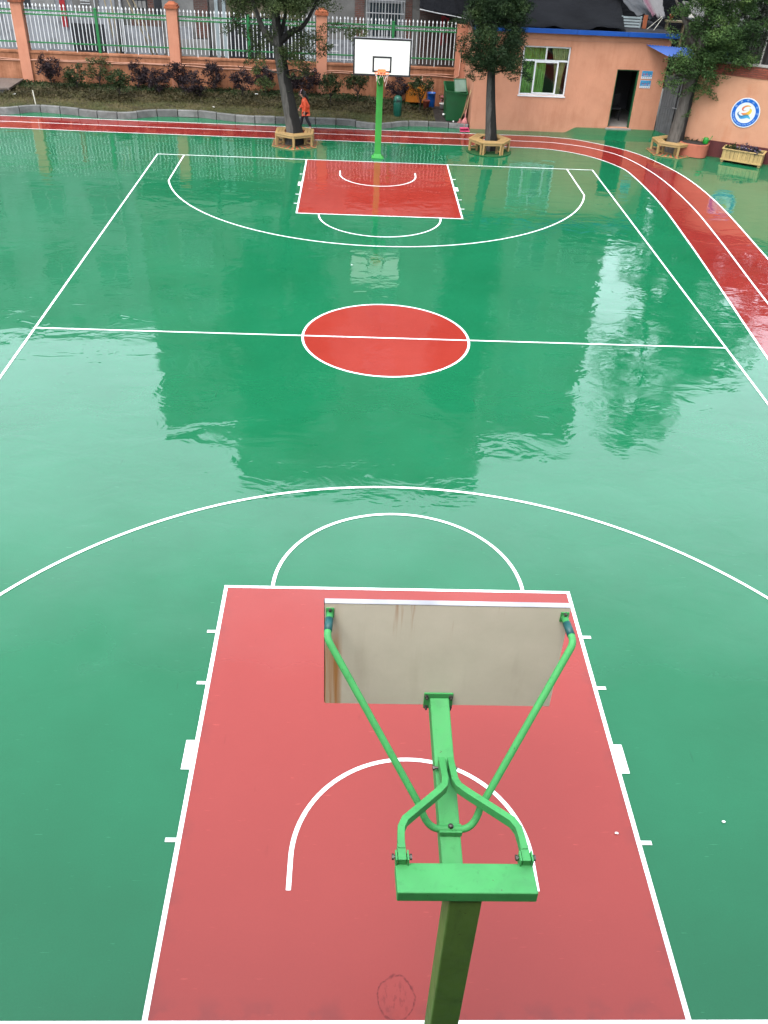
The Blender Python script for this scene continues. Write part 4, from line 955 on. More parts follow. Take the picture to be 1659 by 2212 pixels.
# notice plates beside the door
M['plate_blue'] = pmat('plate_blue', (0.045, 0.23, 0.42), 0.35, 0.3, 9, world_space=True)
M['plate_white'] = pmat('plate_white', (0.55, 0.60, 0.66), 0.35, 0.08, 5)
M['print_red'] = pmat('print_red', (0.40, 0.05, 0.09), 0.5, 0.2, 20); M['print_dark'] = pmat('print_dark', (0.05, 0.06, 0.08), 0.5, 0.2, 20); M['print_pale'] = pmat('print_pale', (0.45, 0.50, 0.62), 0.5, 0.1, 20)
for lb, z, sd_ in (('upper of two small blue and white notice plates right of the door', 2.055, 1), ('lower of two small blue and white notice plates right of the door', 1.725, 2)):
    t = thing('notice_plate', lb, 'sign', (10.36, by0-0.001, z), 0, 'notice plates by the gatehouse door')
    MB().b2(-0.205, 0.205, -0.014, -0.002, 0, 0.275).build('plate', 'plate_white', t); MB().b2(-0.203, 0.203, -0.0165, -0.0145, 0.075, 0.272).build('picture_field', 'plate_blue', t)
    g2 = random.Random(sd_); r_ = MB(); d_ = MB(); pl_ = MB()
    for x in (-0.12, 0.0, 0.11):
        for q in range(3): r_.box((x+g2.uniform(-.02, .02), -0.0182, 0.155+g2.uniform(-.025, .03)), (g2.uniform(.02, .045), 0.0015, g2.uniform(.012, .03)))
    pl_.box((0.15, -0.0182, 0.115), (0.06, 0.0015, 0.03)); pl_.box((-0.03, -0.0182, 0.115), (0.2, 0.0015, 0.012))
    for q in range(5): d_.box((-0.15+0.075*q, -0.0158, 0.036), (0.04, 0.0015, 0.018))
    r_.build('red_print', 'print_red', t); d_.build('dark_print', 'print_dark', t); pl_.build('pale_print', 'print_pale', t)

# ------------------------------------------------------------------ gate, side wall, blue awning
ALB[0] = 0.75
M['gate_metal'] = pmat('gate_metal', (0.085, 0.085, 0.088), 0.55, 0.25, 3, 0.003, 30, dirt=(0.04, 0.035, 0.03), dirt_amt=0.6, dirt_scale=3)
ga, gb = Vector((11.10, 19.42)), Vector((12.10, 18.52)); gang = math.atan2((gb-ga).y, (gb-ga).x); gl = (gb-ga).length
gt = thing('metal_gate', 'dark grey metal gate with upright panels between gatehouse and emblem wall', 'gate', (ga.x, ga.y, 0.12), gang)
for k in range(2):
    o_x = 0.03+k*(gl/2)
    fr_ = MB(); a, b_ = o_x, o_x+gl/2-0.06
    fr_.b2(a, a+0.05, -0.025, 0.025, 0.02, 2.1); fr_.b2(b_-0.05, b_, -0.025, 0.025, 0.02, 2.1)
    for z in (0.02, 0.95, 2.05): fr_.b2(a+0.05, b_-0.05, -0.025, 0.025, z, z+0.05)
    fo = fr_.build('gate_leaf', 'gate_metal', gt)
    n = 5
    for i in range(n):
        xx = a+0.05+(b_-a-0.1)*(i+0.5)/n; ww = (b_-a-0.1)/n
        MB().b2(xx-ww*0.46, xx+ww*0.46, -0.012, 0.012, 0.075, 0.945).build('panel', 'gate_metal', fo)
        if k == 0: MB().b2(xx-ww*0.46, xx+ww*0.46, -0.012, 0.012, 1.005, 2.045).build('panel', 'gate_metal', fo)
        else: MB().tube([(xx, 0, 1.0), (xx, 0, 2.05)], 0.012, 6).build('bar', 'gate_metal', fo)
hd = MB(); hd.tube([(gl/2-0.1, -0.03, 1.02), (gl/2-0.1, -0.075, 1.02), (gl/2+0.14, -0.075, 1.02), (gl/2+0.14, -0.03, 1.02)], 0.014, 6); M['steel'] = pmat('steel', (0.4, 0.4, 0.4), 0.35, 0.1, metal=0.8)
hd.build('latch', 'steel', gt)
sw_ang = math.atan2(-0.492, 1.0); S0 = Vector((11.45, 22.67-0.492*11.45))
sw = thing('emblem_wall', 'tall peach wall with maroon foot and red tiled top band at right', 'wall', (S0.x, S0.y, 0), sw_ang)
MB().b2(0, 9.0, 0.0, 0.24, -0.02, 2.76).build('wall_face', 'peach_right', sw)
MB().b2(0.75, 9.0, -0.012, -0.001, -0.02, 0.56).build('dado', 'maroon', sw)
M['tile_red'] = brickmat('tile_red', (0.22, 0.055, 0.032), (0.10, 0.04, 0.03), 1.0, (0.10, 0.03, 0.025))
MB().b2(0, 9.0, -0.03, 0.27, 2.7605, 3.12).build('tiled_band', 'tile_red', sw); MB().b2(-0.02, 9.0, -0.05, 0.29, 3.1205, 3.17).build('coping', 'stone_sill', sw, bevel=0.006)
rw = Vector((gb.x, gb.y)); d = rw-S0; q = Matrix.Rotation(-sw_ang, 2) @ d
MB().bar([(0.10, 0.245, 1.55), (q.x, q.y-0.1, 1.55)], 0.2, 3.1).build('return_wall', 'peach_right', sw)
# emblem
def text_geo(body, size):
    cu = bpy.data.curves.new('txt', 'FONT'); cu.body = body; cu.size = size; cu.align_x = 'CENTER'; cu.align_y = 'CENTER'; cu.resolution_u = 3
    ob = bpy.data.objects.new('txt', cu); COL.objects.link(ob); bpy.context.view_layer.update()
    me = bpy.data.meshes.new_from_object(ob.evaluated_get(bpy.context.evaluated_depsgraph_get()))
    v = [tuple(x.co) for x in me.vertices]; f = [tuple(p.vertices) for p in me.polygons]
    bpy.data.objects.remove(ob); bpy.data.curves.remove(cu); bpy.data.meshes.remove(me); return v, f
M['emblem_white'] = pmat('emblem_white', (0.50, 0.53, 0.56), 0.35, 0.04, 4); M['emblem_blue'] = pmat('emblem_blue', (0.003, 0.085, 0.36), 0.35, 0.06, 4)
M['emblem_letters'] = pmat('emblem_letters', (0.33, 0.46, 0.58), 0.35, 0.05, 4)
def gradmat(name, stops, lo, hi):
    m, nt, b = newmat(name); s = nd(nt, 'ShaderNodeSeparateXYZ'); nt.links.new(opos(nt), s.inputs[0])
    nt.links.new(ramp(nt, maprange(nt, s.outputs[0], lo, hi, 0, 1), stops), b.inputs['Base Color']); b.inputs['Roughness'].default_value = 0.35; return m
M['swirl'] = gradmat('swirl', [(0, (0.36, 0.085, 0.04)), (0.45, (0.38, 0.15, 0.035)), (1, (0.40, 0.30, 0.03))], -0.13, 0.16)
M['wave_a'] = gradmat('wave_a', [(0, (0.008, 0.05, 0.15)), (1, (0.02, 0.19, 0.28))], -0.27, 0.2); M['wave_b'] = gradmat('wave_b', [(0, (0.004, 0.09, 0.29)), (1, (0.04, 0.24, 0.34))], -0.25, 0.2)
em_c = Vector((13.22, 22.67-0.492*13.22)); n_out = Vector((-0.492, -1.0)).normalized()
em = thing('school_emblem', 'round blue and white school emblem with orange swirl and waves on the wall', 'emblem', (em_c.x+n_out.x*0.002, em_c.y+n_out.y*0.002, 1.625), sw_ang)
def disc(r0, r1, y0, y1, n=72):
    m = MB(); V = []; F = []
    for i in range(n):
        a = 2*PI*i/n; c_, s_ = math.cos(a), math.sin(a)
        V += [(r1*c_, y0, r1*s_), (r1*c_, y1, r1*s_), (r0*c_, y0, r0*s_), (r0*c_, y1, r0*s_)]
    for i in range(n):
        j = (i+1) % n; a, b_ = i*4, j*4
        F += [(a, b_, b_+1, a+1), (a+2, a+3, b_+3, b_+2), (a, a+2, b_+2, b_), (a+1, b_+1, b_+3, a+3)]
    m.add(V, F); return m
full_ = MB(); nn_ = 72; full_.add([(0.495*math.cos(2*PI*i/nn_), yy, 0.495*math.sin(2*PI*i/nn_)) for yy in (0.0, -0.02) for i in range(nn_)], [tuple(range(nn_)), tuple(range(nn_, 2*nn_))] + [(i, (i+1) % nn_, nn_+(i+1) % nn_, nn_+i) for i in range(nn_)])
full_.build('disc', 'emblem_white', em); disc(0.345, 0.462, -0.0205, -0.0235).build('blue_ring', 'emblem_blue', em)
lt = MB()
def ring_text(chars, size, r, a_start, a_end, outward):
    n = len(chars)
    for i, ch in enumerate(chars):
        if ch == ' ': continue
        a = a_start+(a_end-a_start)*(i/(n-1)); v, f = text_geo(ch, size); rot = (a-PI/2) if outward else (a+PI/2)
        c_, s_ = math.cos(rot), math.sin(rot)
        lt.add([(r*math.cos(a)+x*c_-y*s_, -0.0255, r*math.sin(a)+x*s_+y*c_) for x, y, z in v], f)
ring_text('松港中心小学', 0.085, 0.404, R(152), R(2), True)
ring_text('SONG GANG ZHONG XIN XIAO XUE', 0.062, 0.404, R(187), R(332), False)
lt.build('lettering', 'emblem_letters', em)
def ribbon(pts, wd, y): # calligraphic stroke of varying width in the emblem plane
    P = smoothpath([(x, 0, z) for x, z in pts], 8); W_ = np.interp(np.linspace(0, 1, len(P)), np.linspace(0, 1, len(wd)), wd); V = []
    for i in range(len(P)):
        a = Vector(P[max(0, i-1)]); b_ = Vector(P[min(len(P)-1, i+1)]); t_ = (b_-a).normalized(); n_ = Vector((-t_.z, 0, t_.x))
        for s in (-1, 1): q_ = Vector(P[i])+n_*(s*W_[i]/2); V.append((q_.x, y, q_.z))
    m = MB(); m.add(V, [(2*i, 2*i+1, 2*i+3, 2*i+2) for i in range(len(P)-1)]); return m
ribbon([(0.15, 0.21), (0.05, 0.235), (-0.06, 0.20), (-0.12, 0.12), (-0.08, 0.065), (0.0, 0.075), (0.02, 0.10)], [0.015, 0.05, 0.06, 0.07, 0.03, 0.012, 0.004], -0.0225).build('swirl', 'swirl', em)
ribbon([(0.11, 0.16), (0.155, 0.10), (0.13, 0.02), (0.05, -0.03), (-0.06, -0.045), (-0.14, -0.02)], [0.01, 0.10, 0.12, 0.10, 0.07, 0.006], -0.0225).build('swirl', 'swirl', em)
ribbon([(-0.20, 0.02), (-0.245, -0.02), (-0.22, -0.09), (-0.12, -0.13), (-0.02, -0.10), (0.08, -0.07), (0.16, -0.11)], [0.006, 0.03, 0.05, 0.05, 0.055, 0.05, 0.008], -0.0225).build('wave', 'wave_a', em)
ribbon([(-0.20, -0.135), (-0.12, -0.185), (-0.02, -0.165), (0.09, -0.125), (0.17, -0.15), (0.21, -0.19)], [0.006, 0.055, 0.065, 0.07, 0.06, 0.004], -0.0225).build('wave', 'wave_b', em)
# blue corrugated awning over the gate
aw = thing('awning', 'blue corrugated metal awning over the gate', 'awning', (0, 0, 0))
A, B_ = Vector((10.10, 19.36, 3.22)), Vector((13.15, 18.75, 3.20)); Cc, Dd = Vector((10.75, 18.55, 2.98)), Vector((13.05, 18.35, 2.96))
n = 120; V = []
for j in range(2):
    for i in range(n+1):
        p = A.lerp(B_, i/n) if j == 0 else Cc.lerp(Dd, i/n); z = 0.018*math.sin(i*PI*2/4)
        V.append((p.x, p.y, p.z+z))
m = MB(); m.add(V, [(i, i+1, n+2+i, n+1+i) for i in range(n)]); so = m.build('sheet', 'blue_metal', aw); sol = so.modifiers.new('s', 'SOLIDIFY'); sol.thickness = 0.004
MB().tube([(10.9, 18.7, 2.97), (13.6, 18.35, 2.99)], 0.02, 8).build('support_bar', 'steel', aw)

# ------------------------------------------------------------------ planters by the emblem wall
ALB[0] = 0.65
def flat_leaf_patch(name, parent, cl, per, size, leaf, seed, ratio=0.5):
    g_ = np.random.default_rng(seed); C = clumps_to_leaves(np.array(cl), per, 1.1, g_, 0.7)
    V, F = leaves(C, size, ratio, seed); o = bpy.data.objects.new(name, fastmesh(name, V, F, leaf)); link(o, parent); return o
M['plank'] = woodmat('plank', (0.44, 0.30, 0.11), 'z'); M['plank_x'] = woodmat('plank_x', (0.44, 0.30, 0.11), 'x')
M['flower_red'] = pmat('flower_red', (0.35, 0.06, 0.05), 0.7, 0.3, 20); M['flower_lilac'] = pmat('flower_lilac', (0.22, 0.17, 0.33), 0.7, 0.3, 20)
M['leaf_violet'] = leafmat('leaf_violet', (0.018, 0.016, 0.026), (0.045, 0.04, 0.062), (0.10, 0.09, 0.13), clump=5)
p0 = Vector((12.60, 15.80)); p1 = Vector((13.80, 15.10)); pang = math.atan2((p1-p0).y, (p1-p0).x); PLn = (p1-p0).length+0.02; PD = 0.55
pt = thing('planter_box', 'wooden plank planter box with violet and green plants under the emblem', 'planter', (p0.x, p0.y, 0), pang, 'planters by the emblem wall')
for x in (0.05, PLn-0.05):
    for y in (0.06, PD-0.06): MB().b2(x-0.045, x+0.045, y-0.045, y+0.045, 0.009, 0.09).build('foot', 'plank', pt, bevel=0.004)
n = 10
for side, y in ((0, 0.02), (1, PD-0.02)):
    for i in range(n):
        xa = PLn*i/n; MB().b2(xa+0.004, xa+PLn/n-0.004, y-0.012+random.uniform(-.002, .002), y+0.012, 0.085, 0.455).build('plank', 'plank', pt, bevel=0.003)
for x in (0.012, PLn-0.012):
    for i in range(4):
        ya = 0.034+(PD-0.068)*i/4; MB().b2(x-0.012, x+0.012, ya+0.003, ya+(PD-0.068)/4-0.003, 0.085, 0.455).build('plank', 'plank', pt, bevel=0.003)
for y in (0.0, PD): MB().b2(-0.035, PLn+0.035, y-0.03, y+0.03, 0.456, 0.49).build('top_rail', 'plank_x', pt, bevel=0.004)
for x in (-0.005, PLn+0.005): MB().b2(x-0.03, x+0.03, 0.031, PD-0.031, 0.456, 0.49).build('top_rail', 'plank', pt, bevel=0.004)
MB().b2(-0.02, PLn+0.02, -0.022, 0.005, 0.09, 0.14).build('bottom_rail', 'plank_x', pt, bevel=0.003)
MB().b2(0.03, PLn-0.03, 0.04, PD-0.04, 0.25, 0.43).build('soil', 'bed_soil', pt)
flat_leaf_patch('green_plants', pt, [(0.12+0.085*i, 0.15+0.2*(i % 3)*0.5, 0.50+0.03*(i % 2), 0.13) for i in range(5)] + [(PLn-0.2, 0.2, .48, .12), (PLn-0.32, .35, .48, .1)], 900, 0.05, 'leaf_shrub', 51)
flat_leaf_patch('violet_plants', pt, [(0.55+0.1*i, 0.14+0.13*(i % 3), 0.50+0.03*((i*7) % 3), 0.13) for i in range(7)], 900, 0.055, 'leaf_violet', 52)
fl = MB()
for i in range(9): fl.lathe([(0.0, 0), (0.014, 0.006), (0.018, 0.012), (0.0, 0.02)], (0.08+0.05*i, random.uniform(0.1, 0.4), 0.58+random.uniform(-.03, .03)), 7)
fl.build('red_flowers', 'flower_red', pt)
fl = MB()
for i in range(6): fl.lathe([(0.0, 0), (0.022, 0.008), (0.03, 0.016), (0.0, 0.028)], (0.45+0.16*i, random.uniform(0.05, 0.3), 0.54+random.uniform(-.03, .02)), 8)
fl.build('lilac_flowers', 'flower_lilac', pt)
# rounded masonry planter beside the thick tree
M['terracotta'] = wallmat('terracotta', (0.40, 0.125, 0.075), (0.30, 0.085, 0.05), 0.0)
rp = thing('masonry_planter', 'rounded terracotta-painted masonry planter between thick tree and emblem wall', 'planter', (11.85, 16.72, 0), sw_ang, 'planters by the emblem wall')
poly = [(0.52, 0.20), (0.52, -0.22)] + [(0.30*math.cos(a)+0.22, 0.30*math.sin(a)-0.22) for a in [-PI/2*q/8 for q in range(1, 9)]] + [(-0.22+0.30*math.cos(a), -0.22+0.30*math.sin(a)) for a in [-PI/2-PI/2*q/8 for q in range(9)]] + [(-0.52, 0.05)]
MB().prism(poly, 0.009, 0.46).build('wall', 'terracotta', rp, bevel=0.015)
MB().prism([(x*0.86, y*0.86) for x, y in poly], 0.461, 0.475).build('soil', 'bed_soil', rp)
flat_leaf_patch('plants', rp, [(-0.3, 0.1, 0.5, .13), (-0.12, 0.12, 0.5, .12), (0.05, .12, .5, .1), (-.4, 0, .5, .1)], 800, 0.06, 'cover', 53)
M['can_green'] = pmat('can_green', (0.010, 0.20, 0.020), 0.35, 0.1, 4)
wc = thing('watering_can', 'small bright green watering can on the rounded masonry planter', 'watering can', (12.12, 16.40, 0.476), 0.2)
MB().lathe([(0.0, 0), (0.095, 0.0), (0.10, 0.01), (0.095, 0.12), (0.085, 0.20), (0.078, 0.205), (0.0, 0.20)], (0, 0, 0), 20).build('body', 'can_green', wc, smooth=True)
MB().tube([(0.08, 0, 0.06), (0.16, 0, 0.13), (0.22, 0, 0.23)], [0.02, 0.014, 0.012], 8).build('spout', 'can_green', wc, smooth=True); MB().lathe([(0.0, 0), (0.012, 0), (0.035, 0.025), (0.0, 0.028)], (0.225, 0, 0.235), 10).build('rose', 'can_green', wc)
MB().tube([(-0.09, 0, 0.05), (-0.17, 0, 0.10), (-0.17, 0, 0.18), (-0.085, 0, 0.19)], 0.01, 6).build('handle', 'can_green', wc, smooth=True)

# ------------------------------------------------------------------ bins, skip and cleaning things beside the gatehouse
ALB[0] = 0.72
M['bin_green'] = pmat('bin_green', (0.008, 0.085, 0.055), 0.4, 0.12, 3); M['bin_dark'] = pmat('bin_dark', (0.012, 0.03, 0.025), 0.6, 0.2)
t = thing('litter_bin', 'dark green domed litter bin standing in the bed behind the far basket post', 'litter bin', (0.88, 20.25, 0.16), 0.15)
MB().lathe([(0.0, 0), (0.14, 0.0), (0.155, 0.02), (0.165, 0.52), (0.165, 0.56)], (0, 0, 0), 24).build('body', 'bin_green', t, smooth=True)
MB().lathe([(0.170, 0.561), (0.172, 0.60), (0.165, 0.68), (0.13, 0.74), (0.07, 0.775), (0.0, 0.785)], (0, 0, 0), 24).build('lid', 'bin_green', t, smooth=True)
MB().b2(-0.09, 0.09, -0.178, -0.15, 0.575, 0.655).build('flap', 'bin_dark', t, bevel=0.01)
M['box_orange'] = pmat('box_orange', (0.46, 0.14, 0.008), 0.6, 0.2, 3, dirt=(0.25, 0.08, 0.01), dirt_amt=0.5)
t = thing('orange_box', 'orange box crate against the peach wall behind a slim green shrub', 'box', (1.72, 22.72, 0.26))
bxm = MB(); bxm.b2(-0.42, 0.42, -0.22, -0.19, 0, 0.52); bxm.b2(-0.42, 0.42, 0.16, 0.19, 0, 0.62); bxm.b2(-0.42, -0.39, -0.19, 0.16, 0, 0.55); bxm.b2(0.39, 0.42, -0.19, 0.16, 0, 0.55); bxm.b2(-0.39, 0.39, -0.19, 0.16, 0, 0.03)
bxm.build('shell', 'box_orange', t, bevel=0.01); rim_ = MB(); rim_.b2(-0.44, 0.44, -0.235, -0.20, 0.521, 0.55); rim_.build('lip', 'box_orange', t, bevel=0.006)
M['barrel_blue'] = pmat('barrel_blue', (0.008, 0.085, 0.34), 0.4, 0.15, 3)
t = thing('blue_barrel', 'blue plastic barrel beside the red pot near the green skip', 'barrel', (2.36, 22.3, 0.16))
MB().lathe([(0.0, 0), (0.14, 0), (0.15, 0.02), (0.165, 0.25), (0.17, 0.52), (0.178, 0.525), (0.178, 0.55), (0.162, 0.55), (0.155, 0.2), (0.0, 0.1)], (0, 0, 0), 22).build('body', 'barrel_blue', t, smooth=True); MB().tube([(0.08, 0.05, 0.2), (-0.02, 0.02, 0.85)], 0.014, 6).build('stick', 'stake', t)
M['pot_red'] = pmat('pot_red', (0.24, 0.055, 0.03), 0.7, 0.2, 5)
t = thing('red_bucket', 'rusty red bucket in front of the blue barrel', 'bucket', (2.14, 21.95, 0.16))
MB().lathe([(0.0, 0), (0.10, 0), (0.14, 0.28), (0.15, 0.29), (0.15, 0.31), (0.13, 0.31), (0.1, 0.05), (0.0, 0.05)], (0, 0, 0), 20).build('body', 'pot_red', t, smooth=True); MB().tube([(0.14*math.cos(a), 0.0, 0.30+0.07*math.sin(a)) for a in [PI*q/10 for q in range(11)]], 0.006, 5).build('handle', 'steel', t)
t = thing('potted_flowers', 'white pot of pink flowers left of the green skip', 'flower pot', (2.84, 22.25, 0.13))
MB().lathe([(0.0, 0), (0.09, 0), (0.125, 0.17), (0.14, 0.175), (0.14, 0.20), (0.12, 0.20), (0.11, 0.12), (0.0, 0.12)], (0, 0, 0), 18).build('pot', 'white_paint', t, smooth=True)
flat_leaf_patch('leaves', t, [(0, 0, .32, .14), (-.08, 0, .42, .1), (.08, 0, .42, .1), (0, .03, .5, .08)], 700, 0.05, 'leaf_purple', 55)
M['flower_pink'] = pmat('flower_pink', (0.5, 0.14, 0.2), 0.7, 0.2, 10); fl = MB()
for i in range(9): fl.lathe([(0.0, 0), (0.025, 0.01), (0.03, 0.02), (0.0, 0.035)], (random.uniform(-.12, .12), random.uniform(-.12, .0), random.uniform(.24, .48)), 7)
fl.build('flowers', 'flower_pink', t)
M['skip_green'] = pmat('skip_green', (0.006, 0.075, 0.022), 0.5, 0.15, 2, 0.002, 30, dirt=(0.02, 0.045, 0.02), dirt_amt=0.5)
M['skip_grey'] = pmat('skip_grey', (0.10, 0.16, 0.12), 0.6, 0.25, 4)
t = thing('rubbish_skip', 'large dark green metal skip with open top beside the gatehouse corner', 'skip', (3.18, 20.15, 0.12), 0.04)
# tapered box, wider at the top, open, tilted lid
k = MB(); yb0, yb1 = -0.05, 0.85
def skin_panel(p): k.add(p, [(0, 1, 2, 3)])
prof0, prof1 = [(-0.34, 0.0), (0.26, 0.0), (0.44, 0.98), (-0.42, 1.08)], [(-0.34, 0.0), (0.26, 0.0), (0.44, 1.24), (-0.42, 1.24)]
V = [(x, yb0, z) for x, z in prof0] + [(x, yb1, z) for x, z in prof1]
k.add(V, [(0, 1, 2, 3), (7, 6, 5, 4), (0, 4, 5, 1), (1, 5, 6, 2), (0, 3, 7, 4)])
ko = k.build('shell', 'skip_green', t); so = ko.modifiers.new('s', 'SOLIDIFY'); so.thickness = 0.03
rm = MB(); rm.bar([(-0.42, yb0, 1.08), (0.44, yb0, 0.98)], 0.05, 0.05); rm.bar([(-0.42, yb0, 1.08), (-0.42, yb1, 1.25)], 0.05, 0.05); rm.bar([(0.44, yb0, 0.98), (0.44, yb1, 1.25)], 0.05, 0.05); rm.bar([(-0.42, yb1, 1.26), (0.44, yb1, 1.26)], 0.05, 0.05); rm.build('top_rim', 'skip_green', t)
lid = MB(); q = Matrix.Rotation(R(38), 3, 'X') @ Matrix.Rotation(R(-3), 3, 'Y'); lid.box((0.19, 0.44, 1.20), (0.46, 0.62, 0.025), m=q); lo = lid.build('lid', 'skip_grey', t)
lf = MB()
for dx, dy, sx, sy in ((0, 0.31, 0.50, 0.03), (0, -0.31, 0.50, 0.03), (-0.235, 0, 0.03, 0.62), (0.235, 0, 0.03, 0.62)):
    c_ = q @ Vector((dx, dy, 0.02)); lf.box((0.19+c_.x, 0.44+c_.y, 1.20+c_.z), (sx, sy, 0.03), m=q)
lf.build('lid_frame', 'skip_green', lo)
M['broom_stick'] = woodmat('broom_stick', (0.40, 0.27, 0.12), 'z'); M['mop_pink'] = pmat('mop_pink', (0.52, 0.20, 0.19), 0.9, 0.2, 20); M['pan_pink'] = pmat('pan_pink', (0.62, 0.075, 0.17), 0.4, 0.1, 5)
def broom(label, a, b, head, mat):
    t = thing('broom', label, 'broom', a, 0, 'cleaning tools leaning beside the skip'); d = Vector(b)-Vector(a)
    MB().tube([(0, 0, 0.05), tuple(d)], 0.014, 8).build('handle', mat, t, smooth=True)
    if head == 'mop':
        m = MB()
        for i in range(26):
            a_ = 2*PI*i/26; r = random.uniform(0.07, 0.15); m.tube([tuple(d*0.20), (d.x*0.12+0.06*math.cos(a_), d.y*0.12+0.06*math.sin(a_), 0.16), (r*math.cos(a_), r*math.sin(a_), 0.0)], 0.011, 5)
        m.build('mop_head', 'mop_pink', t)
    elif head == 'bristle':
        m = MB()
        for i in range(30): m.tube([(random.uniform(-.03, .03), random.uniform(-.02, .02), 0.16), (random.uniform(-.10, .10), random.uniform(-.04, .04), 0.0)], 0.006, 4)
        m.build('bristles', 'mop_pink', t)
broom('broom with pale wooden handle leaning left across the skip', (3.36, 19.72, 0.13), (3.72, 19.82, 1.30), 'bristle', 'broom_stick')
broom('pink string mop leaning on the gatehouse corner', (3.52, 19.62, 0.13), (3.70, 19.90, 1.33), 'mop', 'broom_stick')
t = thing('dustpan', 'bright pink plastic dustpan on the green ground at the gatehouse corner', 'dustpan', (3.48, 18.95, 0.004), 0.05, 'cleaning tools leaning beside the skip')
m = MB(); m.add([(-0.19, -0.13, 0.004), (0.19, -0.13, 0.004), (0.16, 0.13, 0.004), (-0.16, 0.13, 0.004), (-0.17, 0.13, 0.11), (0.17, 0.13, 0.11), (-0.195, -0.13, 0.02), (0.195, -0.13, 0.02), (-0.175, 0.0, 0.10), (0.175, 0.0, 0.10)],
     [(0, 1, 2, 3), (3, 2, 5, 4), (0, 3, 4, 8, 6), (1, 7, 9, 5, 2), (4, 5, 9, 8)]); po = m.build('pan', 'pan_pink', t); s_ = po.modifiers.new('s', 'SOLIDIFY'); s_.thickness = 0.006
MB().tube([(0, 0.13, 0.10), (0.01, 0.22, 0.35), (0.06, 0.32, 0.72)], 0.012, 8).build('handle', 'mop_pink', t, smooth=True)
M['ball_white'] = pmat('ball_white', (0.7, 0.7, 0.66), 0.5, 0.08)
for lb, p, r in (('small white ball left of the skip on the dark paving', (2.78, 20.75, 0.16), 0.045), ('tiny white ball under the front edge of the skip', (3.1, 19.75, 0.14), 0.032)):
    m = MB(); m.lathe([(0.001, -r)] + [(r*math.sin(PI*q/10), -r*math.cos(PI*q/10)) for q in range(1, 10)] + [(0.001, r)], (0, 0, r), 14)
    tag(m.build('ball', 'ball_white', smooth=True, loc=p), lb, 'ball', 'white balls by the skip')
# scraps of paper
M['paper'] = pmat('paper', (0.75, 0.75, 0.73), 0.7, 0.05)
for lb, p, s in (('white scrap of paper on the green court beyond the centre circle', (-0.78, 4.22), 0.07), ('tiny white scrap beside the edge of the centre circle', (1.07, -1.50), 0.05), ('white scrap on the red near key, right of the post', (2.21, -12.14), 0.045), ('white scrap on green court right of the near key', (3.43, -11.99), 0.04),
    ('white litter on the grass under the purple shrubs left of the leaning tree', (-4.9, 22.2), 0.16), ('white litter lying in the bed behind the white stake', (-14.3, 20.6), 0.13), ('white litter on the grass in front of the round purple shrub', (-6.4, 20.1), 0.1)):
    z = 0.012 if p[1] < 18 else bed_z(*p)+0.06; m = MB()
    V = [(s*0.5*math.cos(a)*random.uniform(.7, 1.2), s*0.35*math.sin(a)*random.uniform(.7, 1.2), random.uniform(0, s*0.25)) for a in [2*PI*q/7 for q in range(7)]]
    m.add(V+[(0, 0, s*0.2)], [(i, (i+1) % 7, 7) for i in range(7)]); o = m.build('paper_scrap', 'paper', loc=(p[0], p[1], z)); tag(o, lb, 'litter', 'scraps of litter')

# ------------------------------------------------------------------ houses behind the fence
ALB[0] = 0.42
M['concrete'] = M['house_grey'] = pmat('house_grey', (0.19, 0.185, 0.175), 0.85, 0.25, 1.4, 0.012, 25, dirt=(0.075, 0.072, 0.068), dirt_amt=0.7, dirt_scale=0.9); M['house_pale'] = pmat('house_pale', (0.30, 0.295, 0.285), 0.85, 0.2, 1.2, 0.01, 25, dirt=(0.13, 0.13, 0.125), dirt_amt=0.6, dirt_scale=0.8)
M['house_blue'] = pmat('house_blue', (0.33, 0.345, 0.37), 0.8, 0.25, 1.0, 0.01, 20, dirt=(0.07, 0.07, 0.075), dirt_amt=0.8, dirt_scale=1.1)
M['house_tan'] = pmat('house_tan', (0.20, 0.165, 0.11), 0.8, 0.15, 1.5, 0.006, 20)
M['brick'] = brickmat('brick', (0.22, 0.085, 0.06), (0.17, 0.15, 0.14)); M['brick_dark'] = brickmat('brick_dark', (0.11, 0.05, 0.04), (0.08, 0.07, 0.065))
M['white_tile'] = pmat('white_tile', (0.46, 0.54, 0.56), 0.4, 0.12, 2, dirt=(0.25, 0.25, 0.25), dirt_amt=0.6, dirt_scale=2)
M['shutter_dark'] = pmat('shutter_dark', (0.022, 0.024, 0.03), 0.5, 0.3, 2)
M['banner_red'] = pmat('banner_red', (0.36, 0.012, 0.018), 0.6, 0.2, 6)
M['grille'] = pmat('grille', (0.62, 0.63, 0.64), 0.35, 0.08, 5)
M['bamboo'] = pmat('bamboo', (0.23, 0.185, 0.105), 0.6, 0.25, 5)
FY = 26.0
M['house_frame'] = pmat('house_frame', (0.34, 0.35, 0.36), 0.5, 0.2, 3)
